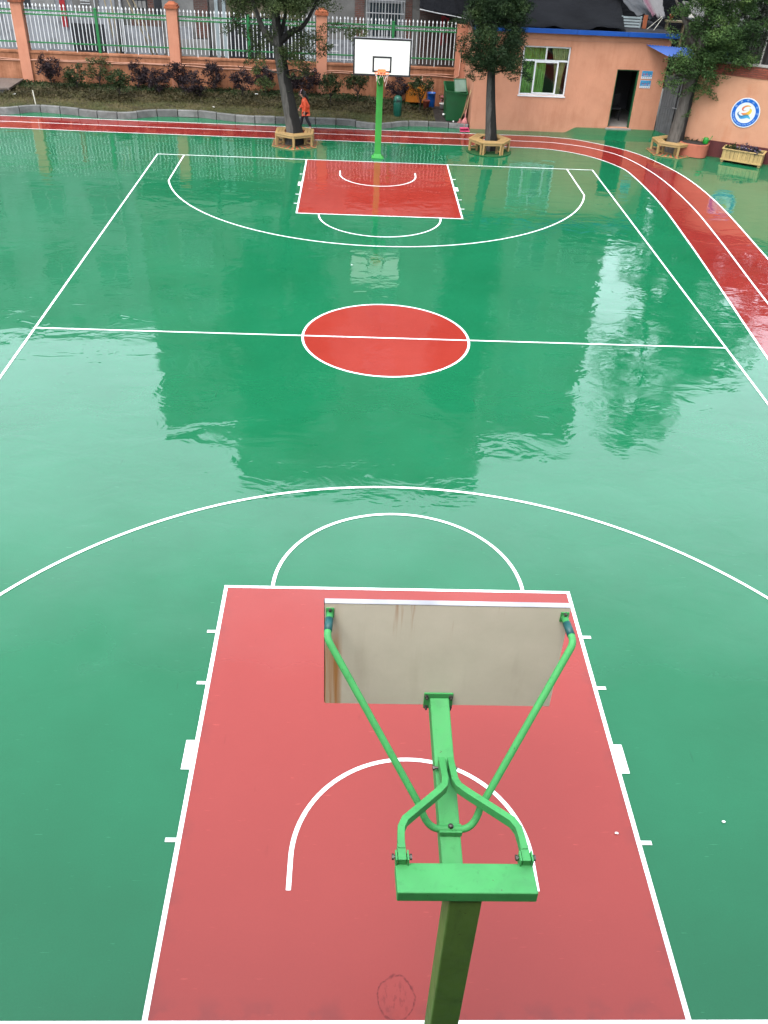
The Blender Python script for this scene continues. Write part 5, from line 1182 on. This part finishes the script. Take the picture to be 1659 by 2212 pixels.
def win_meshes(w_, h_, grille):
    fr = MB(); k = 0.06
    fr.b2(-w_/2, w_/2, -0.05, 0.0, h_-k, h_); fr.b2(-w_/2, w_/2, -0.05, 0.0, 0, k); fr.b2(-w_/2, -w_/2+k, -0.05, 0, k, h_-k); fr.b2(w_/2-k, w_/2, -0.05, 0, k, h_-k); fr.b2(-k/2, k/2, -0.045, 0, k, h_-k)
    fr.b2(-w_/2-0.08, w_/2+0.08, -0.14, -0.001, -0.07, -0.002)
    pn = MB(); pn.b2(-w_/2+k, w_/2-k, -0.022, -0.012, k, h_-k)
    gr = MB()
    if grille:
        n = int(w_/0.125)
        for i in range(n+1): x = -w_/2-0.04+(w_+0.08)*i/n; gr.b2(x-0.011, x+0.011, -0.162, -0.140, -0.02, h_+0.06)
        for z in (-0.04, h_*0.34, h_*0.68, h_+0.04): gr.b2(-w_/2-0.06, w_/2+0.06, -0.166, -0.136, z, z+0.03)
    return fr.mesh('window', 'house_frame'), pn.mesh('pane', 'dark_glass'), gr.mesh('grille', 'grille') if grille else None
WMS = {(1.5, 1.5, True): win_meshes(1.5, 1.5, True), (1.5, 1.5, False): win_meshes(1.5, 1.5, False), (0.8, 1.1, False): win_meshes(0.8, 1.1, False), (1.55, 1.40, True): win_meshes(1.55, 1.40, True)}
def window(parent, x, z, key, y=0.0):
    f, p, g_ = WMS[key]
    o = bpy.data.objects.new('window', f); link(o, parent); o.location = (x, y, z)
    c = bpy.data.objects.new('pane', p); link(c, o)
    if g_ is not None: c = bpy.data.objects.new('grille', g_); link(c, o)
    return o
def house(label, x0, x1, h, depth, mat, parapet=True):
    t = thing('house', label, 'building', (0, FY, 0), 0, 'old concrete and brick houses behind the fence')
    MB().b2(x0, x1, 0.0, depth, -0.02, h).build('wall', mat, t)
    if parapet: MB().b2(x0-0.1, x1+0.1, -0.12, depth+0.1, h+0.001, h+0.18).build('roof_slab', 'house_grey', t)
    return t
def facing(t, x0, x1, z0, z1, mat, name='facing', d=0.03, y=0.0): return MB().b2(x0, x1, y-d, y-0.001, z0, z1).build(name, mat, t)

# left house
h1 = house('pale grey house behind the leftmost fence panels with a hanging red banner', -27, -11.22, 12.25, 9, 'house_blue')
facing(h1, -15.6, -14.8, 2.75, 3.9, 'shutter_dark', 'dark_window'); facing(h1, -14.75, -13.75, 2.75, 3.6, 'house_pale'); facing(h1, -13.2, -11.8, 1.0, 2.2, 'shutter_dark', 'dark_window', 0.02)
facing(h1, -13.0, -11.9, 2.65, 3.9, 'concrete', 'facing', 0.05)
for z in (2.95, 3.05, 3.2): facing(h1, -12.65, -12.25, z, z+0.03, 'grille', 'louver_slat', 0.08)
MB().tube([(-12.05, -0.09, 2.8), (-12.05, -0.09, 9)], 0.03, 8).build('drain_pipe', 'grille', h1)
bn = MB(); bn.b2(-0.12, 0.12, -0.006, 0.006, 0, 1.5); tag(bn.build('red_banner', 'banner_red', loc=(-13.42, FY-0.10, 2.05)), 'long red paper banner hanging behind the second fence panel', 'banner', 'red banners on the houses')
for z in (4.9, 8.2):
    for x in (-24.5, -21.5, -18.5, -15.5, -12.8): window(h1, x, z, (1.5, 1.5, False))
# middle-left house: brick and block patchwork
h2 = house('narrow tall house of grey block and red brick left of the leaning tree', -11.2, -7.21, 18.4, 9, 'concrete')
facing(h2, -11.18, -11.0, 0.9, 2.4, 'shutter_dark', 'doorway_shade_panel', 0.02); facing(h2, -10.42, -9.84, 2.87, 3.8, 'shutter_dark', 'block_window', 0.05)  # doorway is a flat dark panel, its inner shade put into the colour
gbm = MB()
for i in range(3):
    for j in range(3): gbm.b2(-10.38+0.18*i, -10.23+0.18*i, -0.075, -0.051, 2.90+0.3*j, 3.16+0.3*j)
gbm.build('glass_blocks', 'house_pale', h2); facing(h2, -9.80, -9.55, 2.72, 5.0, 'brick'); facing(h2, -9.52, -9.2, 2.0, 5.0, 'shutter_dark', 'recess_shade_panel', 0.02); facing(h2, -10.9, -9.3, 0.8, 2.2, 'house_blue', 'facing', 0.04); facing(h2, -10.6, -9.3, 2.21, 2.6, 'brick', 'facing', 0.035)  # recess is only a dark panel on the wall, its shade painted
facing(h2, -9.19, -7.85, 1.8, 5.0, 'house_pale'); facing(h2, -9.1, -7.3, 0.6, 1.78, 'house_pale', 'plinth', 0.25); facing(h2, -7.84, -7.24, 1.85, 5.0, 'brick', 'brick_pier', 0.06); facing(h2, -8.9, -8.0, 1.785, 2.25, 'house_blue', 'stacked_sacks', 0.2)
MB().tube([(-10.97, -0.09, 0.2), (-10.96, -0.09, 6)], 0.055, 10).build('drain_pipe', 'grille', h2)
for z in (6.75, 10.0, 13.2, 16.2): window(h2, -8.6, z, (1.5, 1.5, True)); window(h2, -10.4, z, (0.8, 1.1, False))
facing(h2, -11.18, -7.25, 4.95, 5.75, 'house_pale', 'balcony_parapet', 0.9)
for i, (a, b_) in enumerate((((-11.62, -0.45, 3.9), (-11.05, -0.8, 0.4)), ((-11.35, -0.3, 3.9), (-10.95, -0.85, 0.4)), ((-10.75, -0.35, 3.6), (-9.3, -0.9, 0.5)), ((-10.5, -0.3, 3.6), (-9.15, -0.85, 0.5)))):
    m = MB(); A_ = Vector(a); d_ = Vector(b_)-A_; m.tube([tuple(d_), (0, 0, 0)], [0.035, 0.026], 8)
    tag(m.build('bamboo_pole', 'bamboo', loc=(a[0], FY+a[1], a[2]), smooth=True), ['steep bamboo pole leaning left of the white drain pipe', 'steep bamboo pole crossing just behind the first', 'slanting bamboo pole leaning down right beside the red-capped pillar', 'upper of two slanting bamboo poles behind the red-capped pillar'][i], 'pole', 'bamboo poles leaning on the houses')
# middle house
h3 = house('tall grey house with dark shutter and barred window behind the leaning tree', -7.18, 6.8, 21.8, 9, 'concrete')
for x in (-6.95, -6.62): facing(h3, x, x+0.14, 0.5, 4.5, 'white_tile', 'white_pilaster', 0.08)
facing(h3, -6.4, -3.15, 0.3, 2.72, 'shutter_dark', 'roller_shutter', 0.02); facing(h3, -6.45, -3.1, 2.73, 4.6, 'house_tan', 'lintel', 0.05)
for i in range(15): facing(h3, -6.38, -3.17, 0.4+0.155*i, 0.43+0.155*i, 'shutter_dark', 'shutter_rib', 0.035)
facing(h3, -3.08, -2.62, 0.3, 2.42, 'white_tile', 'side_door', 0.05)
for x in (-2.95, -2.75): facing(h3, x, x+0.05, 0.4, 2.35, 'house_pale', 'door_rib', 0.07)
facing(h3, -2.6, -0.95, 0.3, 2.0, 'house_blue', 'facing', 0.02); facing(h3, -0.92, -0.5, 2.0, 4.5, 'brick', 'facing', 0.03); facing(h3, 1.28, 1.56, 1.6, 4.8, 'brick', 'facing', 0.03)
facing(h3, 1.9, 3.6, 0.3, 3.3, 'brick_dark', 'facing', 0.03); facing(h3, -0.9, 1.25, 0.3, 1.9, 'house_blue', 'facing', 0.02)
window(h3, 0.40, 2.14, (1.55, 1.40, True), -0.01)
for z in (6.4, 9.6, 12.8, 16.0, 19.0):
    for x in (-5.6, -2.4, 0.8, 4.2): window(h3, x, z, (1.5, 1.5, (int(z)+int(x)) % 2 == 0))
facing(h3, -7.1, -4.2, 4.95, 5.65, 'house_pale', 'balcony_parapet', 0.9); facing(h3, -1.2, 3.4, 4.95, 5.65, 'house_pale', 'balcony_parapet', 0.9)
MB().tube([(6.5, -0.1, 0), (6.5, -0.1, 21)], 0.05, 8).build('drain_pipe', 'grille', h3)
cp = thing('door_couplet', 'red paper couplet framing a doorway right of the far backboard', 'banner', (3.02, FY-0.06, 1.95), 0, 'red banners on the houses')
MB().b2(-0.17, -0.07, -0.006, 0.0, 0, 1.05).build('strip', 'banner_red', cp); MB().b2(0.07, 0.17, -0.006, 0.0, 0.1, 1.05).build('strip', 'banner_red', cp); MB().b2(-0.17, 0.17, -0.006, 0.0, 1.051, 1.15).build('strip', 'banner_red', cp)
rk = thing('white_rack', 'white tube rack standing behind the fence left of the far backboard', 'rack', (-1.5, 25.2, 0.3))
for x in (-0.75, 0.75): MB().tube([(x, 0, 0), (x, 0, 1.55), (x+(0.12 if x < 0 else -.12), 0, 1.68)], 0.022, 6).build('upright', 'grille', rk)
for z in (1.05, 0.8, 1.35, 1.6): MB().tube([(-0.75, 0, z), (-0.1 if z > 1.2 else 0.75, 0, z)], 0.018, 6).build('rail', 'grille', rk)
# right house, mostly hidden by netting
h4 = house('grey house rising behind the dark netting above the gatehouse', 6.82, 11.95, 18.4, 9, 'concrete')
for z in (6.4, 9.6, 12.8, 16.0):
    for x in (8.2, 10.4): window(h4, x, z, (1.5, 1.5, x > 9))

# dark netting, a shade sheet and clutter behind and above the gatehouse
ALB[0] = 0.50
def netmat():
    m, nt, b = newmat('net_and_shade_dark'); p = wpos(nt)
    c = ramp(nt, noise(nt, p, 1.1, 5, 0.6), [(0.3, (0.0022, 0.0025, 0.0036)), (0.7, (0.0048, 0.0053, 0.0070))])
    nt.links.new(c, b.inputs['Base Color']); b.inputs['Roughness'].default_value = 0.95; b.inputs['Specular IOR Level'].default_value = 0.12
    bump(nt, b, noise(nt, mapping(nt, p, (2, 1, 6)), 1.6, 4), 0.04); return m
M['net_and_shade_dark'] = netmat()
def sag_sheet(name, label, c00, c10, c11, c01, mat, sag, nu=24, nv=14, cat='netting', group=None, seed=1):
    g_ = random.Random(seed); V = []; c00, c10, c11, c01 = map(Vector, (c00, c10, c11, c01)); ph = g_.uniform(0, 6)
    for j in range(nv+1):
        for i in range(nu+1):
            u, v = i/nu, j/nv; p = c00.lerp(c10, u).lerp(c01.lerp(c11, u), v)
            w_ = math.sin(u*PI)*math.sin(v*PI); p = p + Vector((0, 0, -sag*w_ + 0.05*math.sin(u*17+ph+v*5) + 0.035*math.sin(v*23+u*9) + 0.03*math.sin(u*41+v*13)))
            V.append(tuple(p))
    m = MB(); m.add(V, [(j*(nu+1)+i, j*(nu+1)+i+1, (j+1)*(nu+1)+i+1, (j+1)*(nu+1)+i) for j in range(nv) for i in range(nu)])
    o = m.build(name, mat, smooth=True); s_ = o.modifiers.new('s', 'SOLIDIFY'); s_.thickness = 0.006; tag(o, label, cat, group); return o
GN = 'dark netting strung behind the gatehouse'
sag_sheet('net_and_shade_sheet', 'dark netting sloping up from the gatehouse roof to the houses', (3.9, 19.75, 3.62), (9.35, 19.75, 3.62), (9.9, 25.6, 5.2), (3.6, 25.6, 5.3), 'net_and_shade_dark', 0.15, group=GN, seed=2)
sag_sheet('net_and_shade_sheet', 'dark netting hung over the neighbouring doorway between backboard and middle tree', (1.82, 24.9, 3.42), (3.9, 24.7, 3.15), (4.0, 25.9, 4.6), (1.8, 25.9, 4.9), 'net_and_shade_dark', 0.08, group=GN, seed=3)
sag_sheet('net_and_shade_sheet', 'dark upright sheet standing in for the shaded gap right of the roof clutter', (9.3, 24.6, 1.0), (12.9, 23.6, 1.0), (12.9, 23.8, 6.2), (9.3, 24.8, 6.2), 'net_and_shade_dark', 0.02, group=GN, seed=4)  # added dark sheet stands in for the unlit gap behind the clutter
hem = MB(); hem.tube([(1.82, 24.88, 3.43), (2.5, 24.82, 3.33), (3.3, 24.75, 3.24), (3.9, 24.68, 3.16)], 0.02, 6); tag(hem.build('hem_cord', 'grille'), 'pale cord along the hem of the netting by the middle tree', 'cord')
lv = thing('slatted_rack', 'white slatted rack standing on the gatehouse roof', 'rack', (9.80, 21.0, 3.56))
for x in (-0.36, 0.38): MB().b2(x-0.03, x+0.03, -0.02, 0.02, 0, 0.40).build('upright', 'white_tile', lv)
for i in range(4): MB().b2(-0.33, 0.38, -0.045, -0.021, 0.02+0.1*i, 0.085+0.1*i).build('slat', 'white_tile', lv)
cp2 = MB(); cp2.b2(-0.08, 0.08, -0.01, 0.01, 0, 0.46); tag(cp2.build('red_board', 'cap_red', loc=(10.34, 20.95, 3.56)), 'narrow rust-red board beside the white slatted rack on the roof', 'board')
bs = MB(); bs.lathe([(0.0, 0), (0.05, 0.0), (0.10, 0.10), (0.105, 0.10), (0.09, 0.16), (0.03, 0.19), (0.0, 0.19)], (0, 0, 0), 18); tag(bs.build('white_basin', 'white_paint', smooth=True, loc=(9.18, 20.6, 3.56)), 'small upturned white basin on the roof left of the slatted rack', 'basin')
M['cloth_grey'] = pmat('cloth_grey', (0.065, 0.07, 0.08), 0.7, 0.2, 3)
def stripe():
    m, nt, b = newmat('cloth_stripe'); s = nd(nt, 'ShaderNodeTexCoord'); sp = nd(nt, 'ShaderNodeSeparateXYZ'); nt.links.new(s.outputs['Generated'], sp.inputs[0])
    nt.links.new(ramp(nt, math_(nt, 'ADD', sp.outputs[0], math_(nt, 'MULTIPLY', sp.outputs[2], 0.4)), [(0.1, (0.045, 0.045, 0.056)), (0.35, (0.015, 0.032, 0.045)), (0.5, (0.075, 0.075, 0.083)), (0.65, (0.07, 0.018, 0.035)), (0.8, (0.085, 0.082, 0.085))]), b.inputs['Base Color']); b.inputs['Roughness'].default_value = 0.8; return m
M['cloth_stripe'] = stripe()
sag_sheet('grey_cloth', 'grey tarpaulin flap tied up above the roof clutter', (10.05, 21.2, 3.98), (11.25, 21.1, 3.88), (10.9, 22.4, 4.55), (9.2, 22.6, 4.7), 'cloth_grey', 0.1, 14, 8, 'tarpaulin', seed=5)
sag_sheet('striped_cloth', 'pink and blue striped cloth draped over the grey tarpaulin', (10.6, 20.95, 4.0), (11.1, 20.9, 3.95), (10.95, 21.5, 4.65), (9.9, 21.7, 4.75), 'cloth_stripe', 0.08, 14, 8, 'cloth', seed=6)
rp_ = MB(); rp_.tube([(10.95, 20.9, 4.0), (10.2, 20.0, 3.66)], 0.010, 5); tag(rp_.build('tie_rope', 'stake'), 'pale rope running from striped cloth down to the roof edge', 'rope', 'tie ropes on the roof')
rp_ = MB(); rp_.tube([(10.98, 20.9, 3.95), (10.55, 20.3, 3.6)], 0.010, 5); tag(rp_.build('tie_rope', 'stake'), 'shorter grey rope under the grey tarpaulin flap', 'rope', 'tie ropes on the roof')
pt_ = MB(); pt_.lathe([(0.0, 0), (0.06, 0), (0.085, 0.16), (0.095, 0.165), (0.095, 0.2), (0.0, 0.19)], (0, 0, 0), 16); tag(pt_.build('clay_pot', 'pot_red', smooth=True, loc=(11.35, 21.0, 3.88)), 'rusty clay pot on the shelf right of the striped cloth', 'pot')
sh = MB(); sh.b2(11.15, 11.95, 20.85, 21.15, 3.82, 3.875); sh.b2(11.2, 11.25, 20.9, 21.1, 0.0, 3.82); sh.b2(11.85, 11.9, 20.9, 21.1, 0, 3.82); tag(sh.build('plank_shelf', 'bamboo'), 'rough plank shelf on posts behind the awning', 'shelf')
# shed behind the emblem wall
M['rust_sheet'] = pmat('rust_sheet', (0.045, 0.035, 0.032), 0.7, 0.3, 2, 0.004, 30)
sd2 = thing('shed', 'dark corrugated shed with grey roof behind the emblem wall', 'shed', (12.6, 20.2, 0))
V = []; n = 130
for j in range(2):
    for i in range(n+1): V.append((6.5*i/n, 0.025*math.sin(i*PI/2), 3.75*j))
m = MB(); m.add(V, [(i, i+1, n+2+i, n+1+i) for i in range(n)]); m.build('front_sheet', 'rust_sheet', sd2)
MB().b2(0, 6.5, 0.06, 3.0, 0, 3.75).build('body', 'rust_sheet', sd2)
rf2 = MB(); rf2.add([(-0.2, -0.4, 3.78), (6.7, -0.4, 3.78), (6.7, 3.2, 4.3), (-0.2, 3.2, 4.3)], [(0, 1, 2, 3)]); ro2 = rf2.build('roof', 'concrete', sd2); s_ = ro2.modifiers.new('s', 'SOLIDIFY'); s_.thickness = 0.05
for lb, x, y, h in (('thin pale pole standing behind the emblem wall at the right edge', 14.25, 18.6, 3.9),):
    m = MB(); m.tube([(0, 0, 0), (0.06, 0, h)], 0.03, 8); tag(m.build('pole', 'stake', loc=(x, y, 0)), lb, 'pole')

# pale loose tree behind the emblem wall, and taller trees beyond it
g_ = np.random.default_rng(41)
c5 = [(0.3*math.cos(i*2.4)*(1+i*0.05), 0.3*math.sin(i*2.4)*(1+i*0.05), 3.7+i*0.055, 0.26+0.1*((i*7) % 3)/3) for i in range(40)] + crown_clumps(60, g_, 4.2, 7.5, lambda z: 1.2, lambda z: 0.1, lambda z: 0, 0.25, 0.4)
big_tree('pale_tree', 'loose grey-green tree with thin stems behind the emblem wall', (13.75, 18.4, 0), [(0, 0, 0), (0.02, 0, 1.5), (0.0, 0, 3.2), (0.1, 0, 5), (0.15, 0, 7)], 0.05, 0.015, 'twig', 'leaf_grey',
    [([(0, 0, 3.0), (-0.25, 0, 3.5), (-0.4, 0, 4.1)], 0.02), ([(0, 0, 3.1), (0.2, 0, 3.7), (0.45, 0, 4.4)], 0.02)], c5, per=150, size=0.13, flare=0.1, seed=42, group='trees behind the emblem wall', ratio=0.3)
g_ = np.random.default_rng(43)
c6 = crown_clumps(260, g_, 4.4, 12.0, lambda z: 3.0*math.sin(min(1, max(0.15, (z-3.2)/9.4))*PI)**0.6+0.2, lambda z: 0.0, lambda z: 0, 0.35, 0.65, 0.4)
c6 = [c for c in c6 if not (math.sin(c[0]*1.7+c[2]*1.1) > 0.5)]
big_tree('leafy_tree', 'tall dark leafy tree at the upper right corner behind the shed', (17.0, 22.4, 0), [(0, 0, 0), (0.1, 0, 2), (0.0, 0, 5), (0.1, 0, 11)], 0.2, 0.04, 'twig', 'leaf_mid',
    [([(0, 0, 4), (-1, 0, 5.5), (-2, 0, 6.5)], 0.08), ([(0, 0, 4.5), (1, 0, 6), (2, 0, 7)], 0.08)], c6, per=110, size=0.17, flare=0.2, seed=44, group='trees behind the emblem wall', ratio=0.5)

# ------------------------------------------------------------------ the school block the picture is taken from (shades the near end of the court)
sb = thing('school_building', 'peach school block with open corridors facing the court, behind the viewpoint', 'building', (0, -18.1, 0))
MB().b2(-26, 26, -10, -2.2, -0.02, 10.6).build('rooms', 'peach', sb)
for z in (3.3, 6.75, 10.2): MB().b2(-26, 26, -2.19, 0.0, z, z+0.14).build('corridor_slab', 'house_pale', sb)
for z in (3.441, 6.891): MB().b2(-26, 26, -0.16, 0.04, z, z+1.0).build('parapet', 'peach', sb)
for x in range(-25, 27, 5): MB().b2(x-0.18, x+0.18, -0.5, -0.17, -0.02, 10.19).build('column', 'peach', sb)

# ------------------------------------------------------------------ person walking left behind the leaning tree
ALB[0] = 0.90
M['skin'] = pmat('skin', (0.42, 0.22, 0.15), 0.5, 0.08, 8); M['jacket'] = pmat('jacket', (0.60, 0.075, 0.025), 0.55, 0.15, 9, 0.004, 25); M['trousers'] = pmat('trousers', (0.010, 0.010, 0.013), 0.7, 0.2, 6)
M['hair'] = pmat('hair', (0.008, 0.007, 0.007), 0.4, 0.3, 30, 0.003, 90); M['hairband'] = pmat('hairband', (0.45, 0.25, 0.27), 0.5, 0.1); M['shoe'] = pmat('shoe', (0.5, 0.5, 0.5), 0.5, 0.15); M['eye'] = pmat('eye', (0.01, 0.008, 0.007), 0.2, 0.1)
def skinned(name, nodes, edges, mat, parent, sub=2, root=0):
    me = bpy.data.meshes.new(name); me.from_pydata([n[:3] for n in nodes], edges, []); me.materials.append(M[mat])
    o = bpy.data.objects.new(name, me); link(o, parent); o.modifiers.new('skin', 'SKIN').use_smooth_shade = True
    if not me.skin_vertices: return o
    for i, n in enumerate(nodes):
        d_ = me.skin_vertices[0].data[i]; d_.radius = (n[3], n[4] if len(n) > 4 else n[3]); d_.use_root = (i == root)
    s = o.modifiers.new('sub', 'SUBSURF'); s.levels = sub; s.render_levels = sub; return o
ps = thing('person', 'person in orange jacket and black trousers walking left with head bowed', 'person', (-2.70, 18.3, 0.004))
N = [(0.03, 0, 0.68, .095), (0.02, 0, 0.83, .088), (0.0, 0, 0.99, .10), (-0.03, 0, 1.08, .055), (-0.055, 0, 1.125, .04), (-0.085, 0, 1.17, .062), (-0.115, 0, 1.235, .085), (-0.125, 0, 1.30, .07),   # pelvis..head 0-7
     (-0.02, -0.13, 1.04, .045), (0.03, -0.17, 0.85, .036), (0.0, -0.17, 0.67, .026), (-0.01, -0.17, 0.62, .024),     # near arm 8-11
     (-0.03, 0.13, 1.04, .045), (-0.08, 0.17, 0.86, .036), (-0.19, 0.16, 0.72, .026), (-0.215, 0.16, 0.68, .024),   # far arm 12-15
     (0.03, -0.075, 0.62, .07), (0.08, -0.075, 0.38, .05), (0.22, -0.075, 0.10, .033), (0.15, -0.075, 0.035, .03),   # near leg 16-19
     (0.02, 0.075, 0.62, .07), (-0.12, 0.075, 0.40, .05), (-0.16, 0.075, 0.09, .033), (-0.24, 0.075, 0.035, .028)]   # far leg 20-23
E_ = [(0, 1), (1, 2), (2, 3), (3, 4), (4, 5), (5, 6), (6, 7), (2, 8), (8, 9), (9, 10), (10, 11), (2, 12), (12, 13), (13, 14), (14, 15), (0, 16), (16, 17), (17, 18), (18, 19), (0, 20), (20, 21), (21, 22), (22, 23)]
for w_, base in ((11, (-0.01, -0.17, 0.62)), (15, (-0.215, 0.16, 0.68))):
    for dx, dy, ln in ((-0.022, 0.0, .055), (-0.008, 0.004, .062), (0.006, 0.004, .060), (0.019, 0.0, .05), (-0.034, 0.01, .032)):
        k = len(N); N.append((base[0]+dx, base[1]+dy, base[2]-0.022, .008)); N.append((base[0]+dx*1.2-0.006, base[1]+dy, base[2]-0.022-ln*0.55, .0075)); N.append((base[0]+dx*1.2-0.016, base[1]+dy*1.2, base[2]-0.022-ln, .006))
        E_ += [(w_, k), (k, k+1), (k+1, k+2)]
body = skinned('body', N, E_, 'skin', ps)
J = [(0.03, 0, 0.66, .15, .155), (0.03, 0, 0.80, .145, .15), (0.0, 0, 0.96, .148, .155), (-0.02, 0, 1.06, .10, .11), (-0.05, 0, 1.12, .058),
     (-0.02, -0.145, 1.03, .064), (0.035, -0.18, 0.85, .054), (0.0, -0.178, 0.66, .046), (-0.03, 0.145, 1.03, .064), (-0.08, 0.178, 0.86, .054), (-0.19, 0.165, 0.715, .046), (0.035, 0, 0.60, .15, .155)]
skinned('jacket', J, [(0, 1), (1, 2), (2, 3), (3, 4), (2, 5), (5, 6), (6, 7), (2, 8), (8, 9), (9, 10), (0, 11)], 'jacket', ps, root=0)
T_ = [(0.03, 0, 0.64, .115, .12), (0.03, -0.078, 0.56, .088), (0.08, -0.078, 0.38, .068), (0.22, -0.078, 0.10, .052), (0.02, 0.078, 0.56, .088), (-0.12, 0.078, 0.40, .068), (-0.16, 0.078, 0.09, .052)]
skinned('trousers', T_, [(0, 1), (1, 2), (2, 3), (0, 4), (4, 5), (5, 6)], 'trousers', ps)
for a, b_ in (((0.235, -0.078, 0.055), (0.12, -0.078, 0.03)), ((-0.14, 0.078, 0.045), (-0.27, 0.078, 0.03))): skinned('shoe', [(a[0], a[1], a[2], .045), ((a[0]+b_[0])/2, a[1], (a[2]+b_[2])/2, .042), (b_[0], b_[1], b_[2], .032)], [(0, 1), (1, 2)], 'shoe', ps)
skinned('hair', [(-0.085, 0, 1.265, .098, .098), (-0.12, 0, 1.315, .088, .09), (-0.03, 0, 1.235, .085), (0.045, 0, 1.17, .058), (0.10, 0, 1.09, .05), (0.125, 0, 0.98, .038), (0.12, 0, 0.90, .02)], [(1, 0), (0, 2), (2, 3), (3, 4), (4, 5), (5, 6)], 'hair', ps)
m = MB(); m.tube([(-0.155+0.115*math.cos(a)*0.35, 0.098*math.sin(a), 1.29+0.10*math.cos(a)) for a in [R(-100)+R(200)*q/14 for q in range(15)]], 0.013, 6); m.build('hairband', 'hairband', ps, smooth=True)
m = MB(); m.tube([(-0.19, 0, 1.245), (-0.222, 0, 1.222), (-0.195, 0, 1.21)], [.010, .016, .012], 8); m.build('nose', 'skin', body, smooth=True)
for s in (-1, 1):
    MB().lathe([(0.001, -.009), (.008, -.004), (.008, .004), (.001, .009)], (-0.188, s*0.034, 1.252), 8).build('eye', 'eye', body); MB().lathe([(0.001, -.02), (.011, -.01), (.012, .01), (.001, .02)], (-0.105, s*0.085, 1.225), 8).build('ear', 'skin', body, smooth=True)
MB().tube([(-0.185, -0.024, 1.192), (-0.197, 0, 1.19), (-0.185, 0.024, 1.192)], 0.006, 6).build('mouth', 'hairband', body)
print('OBJECTS', len(bpy.data.objects))
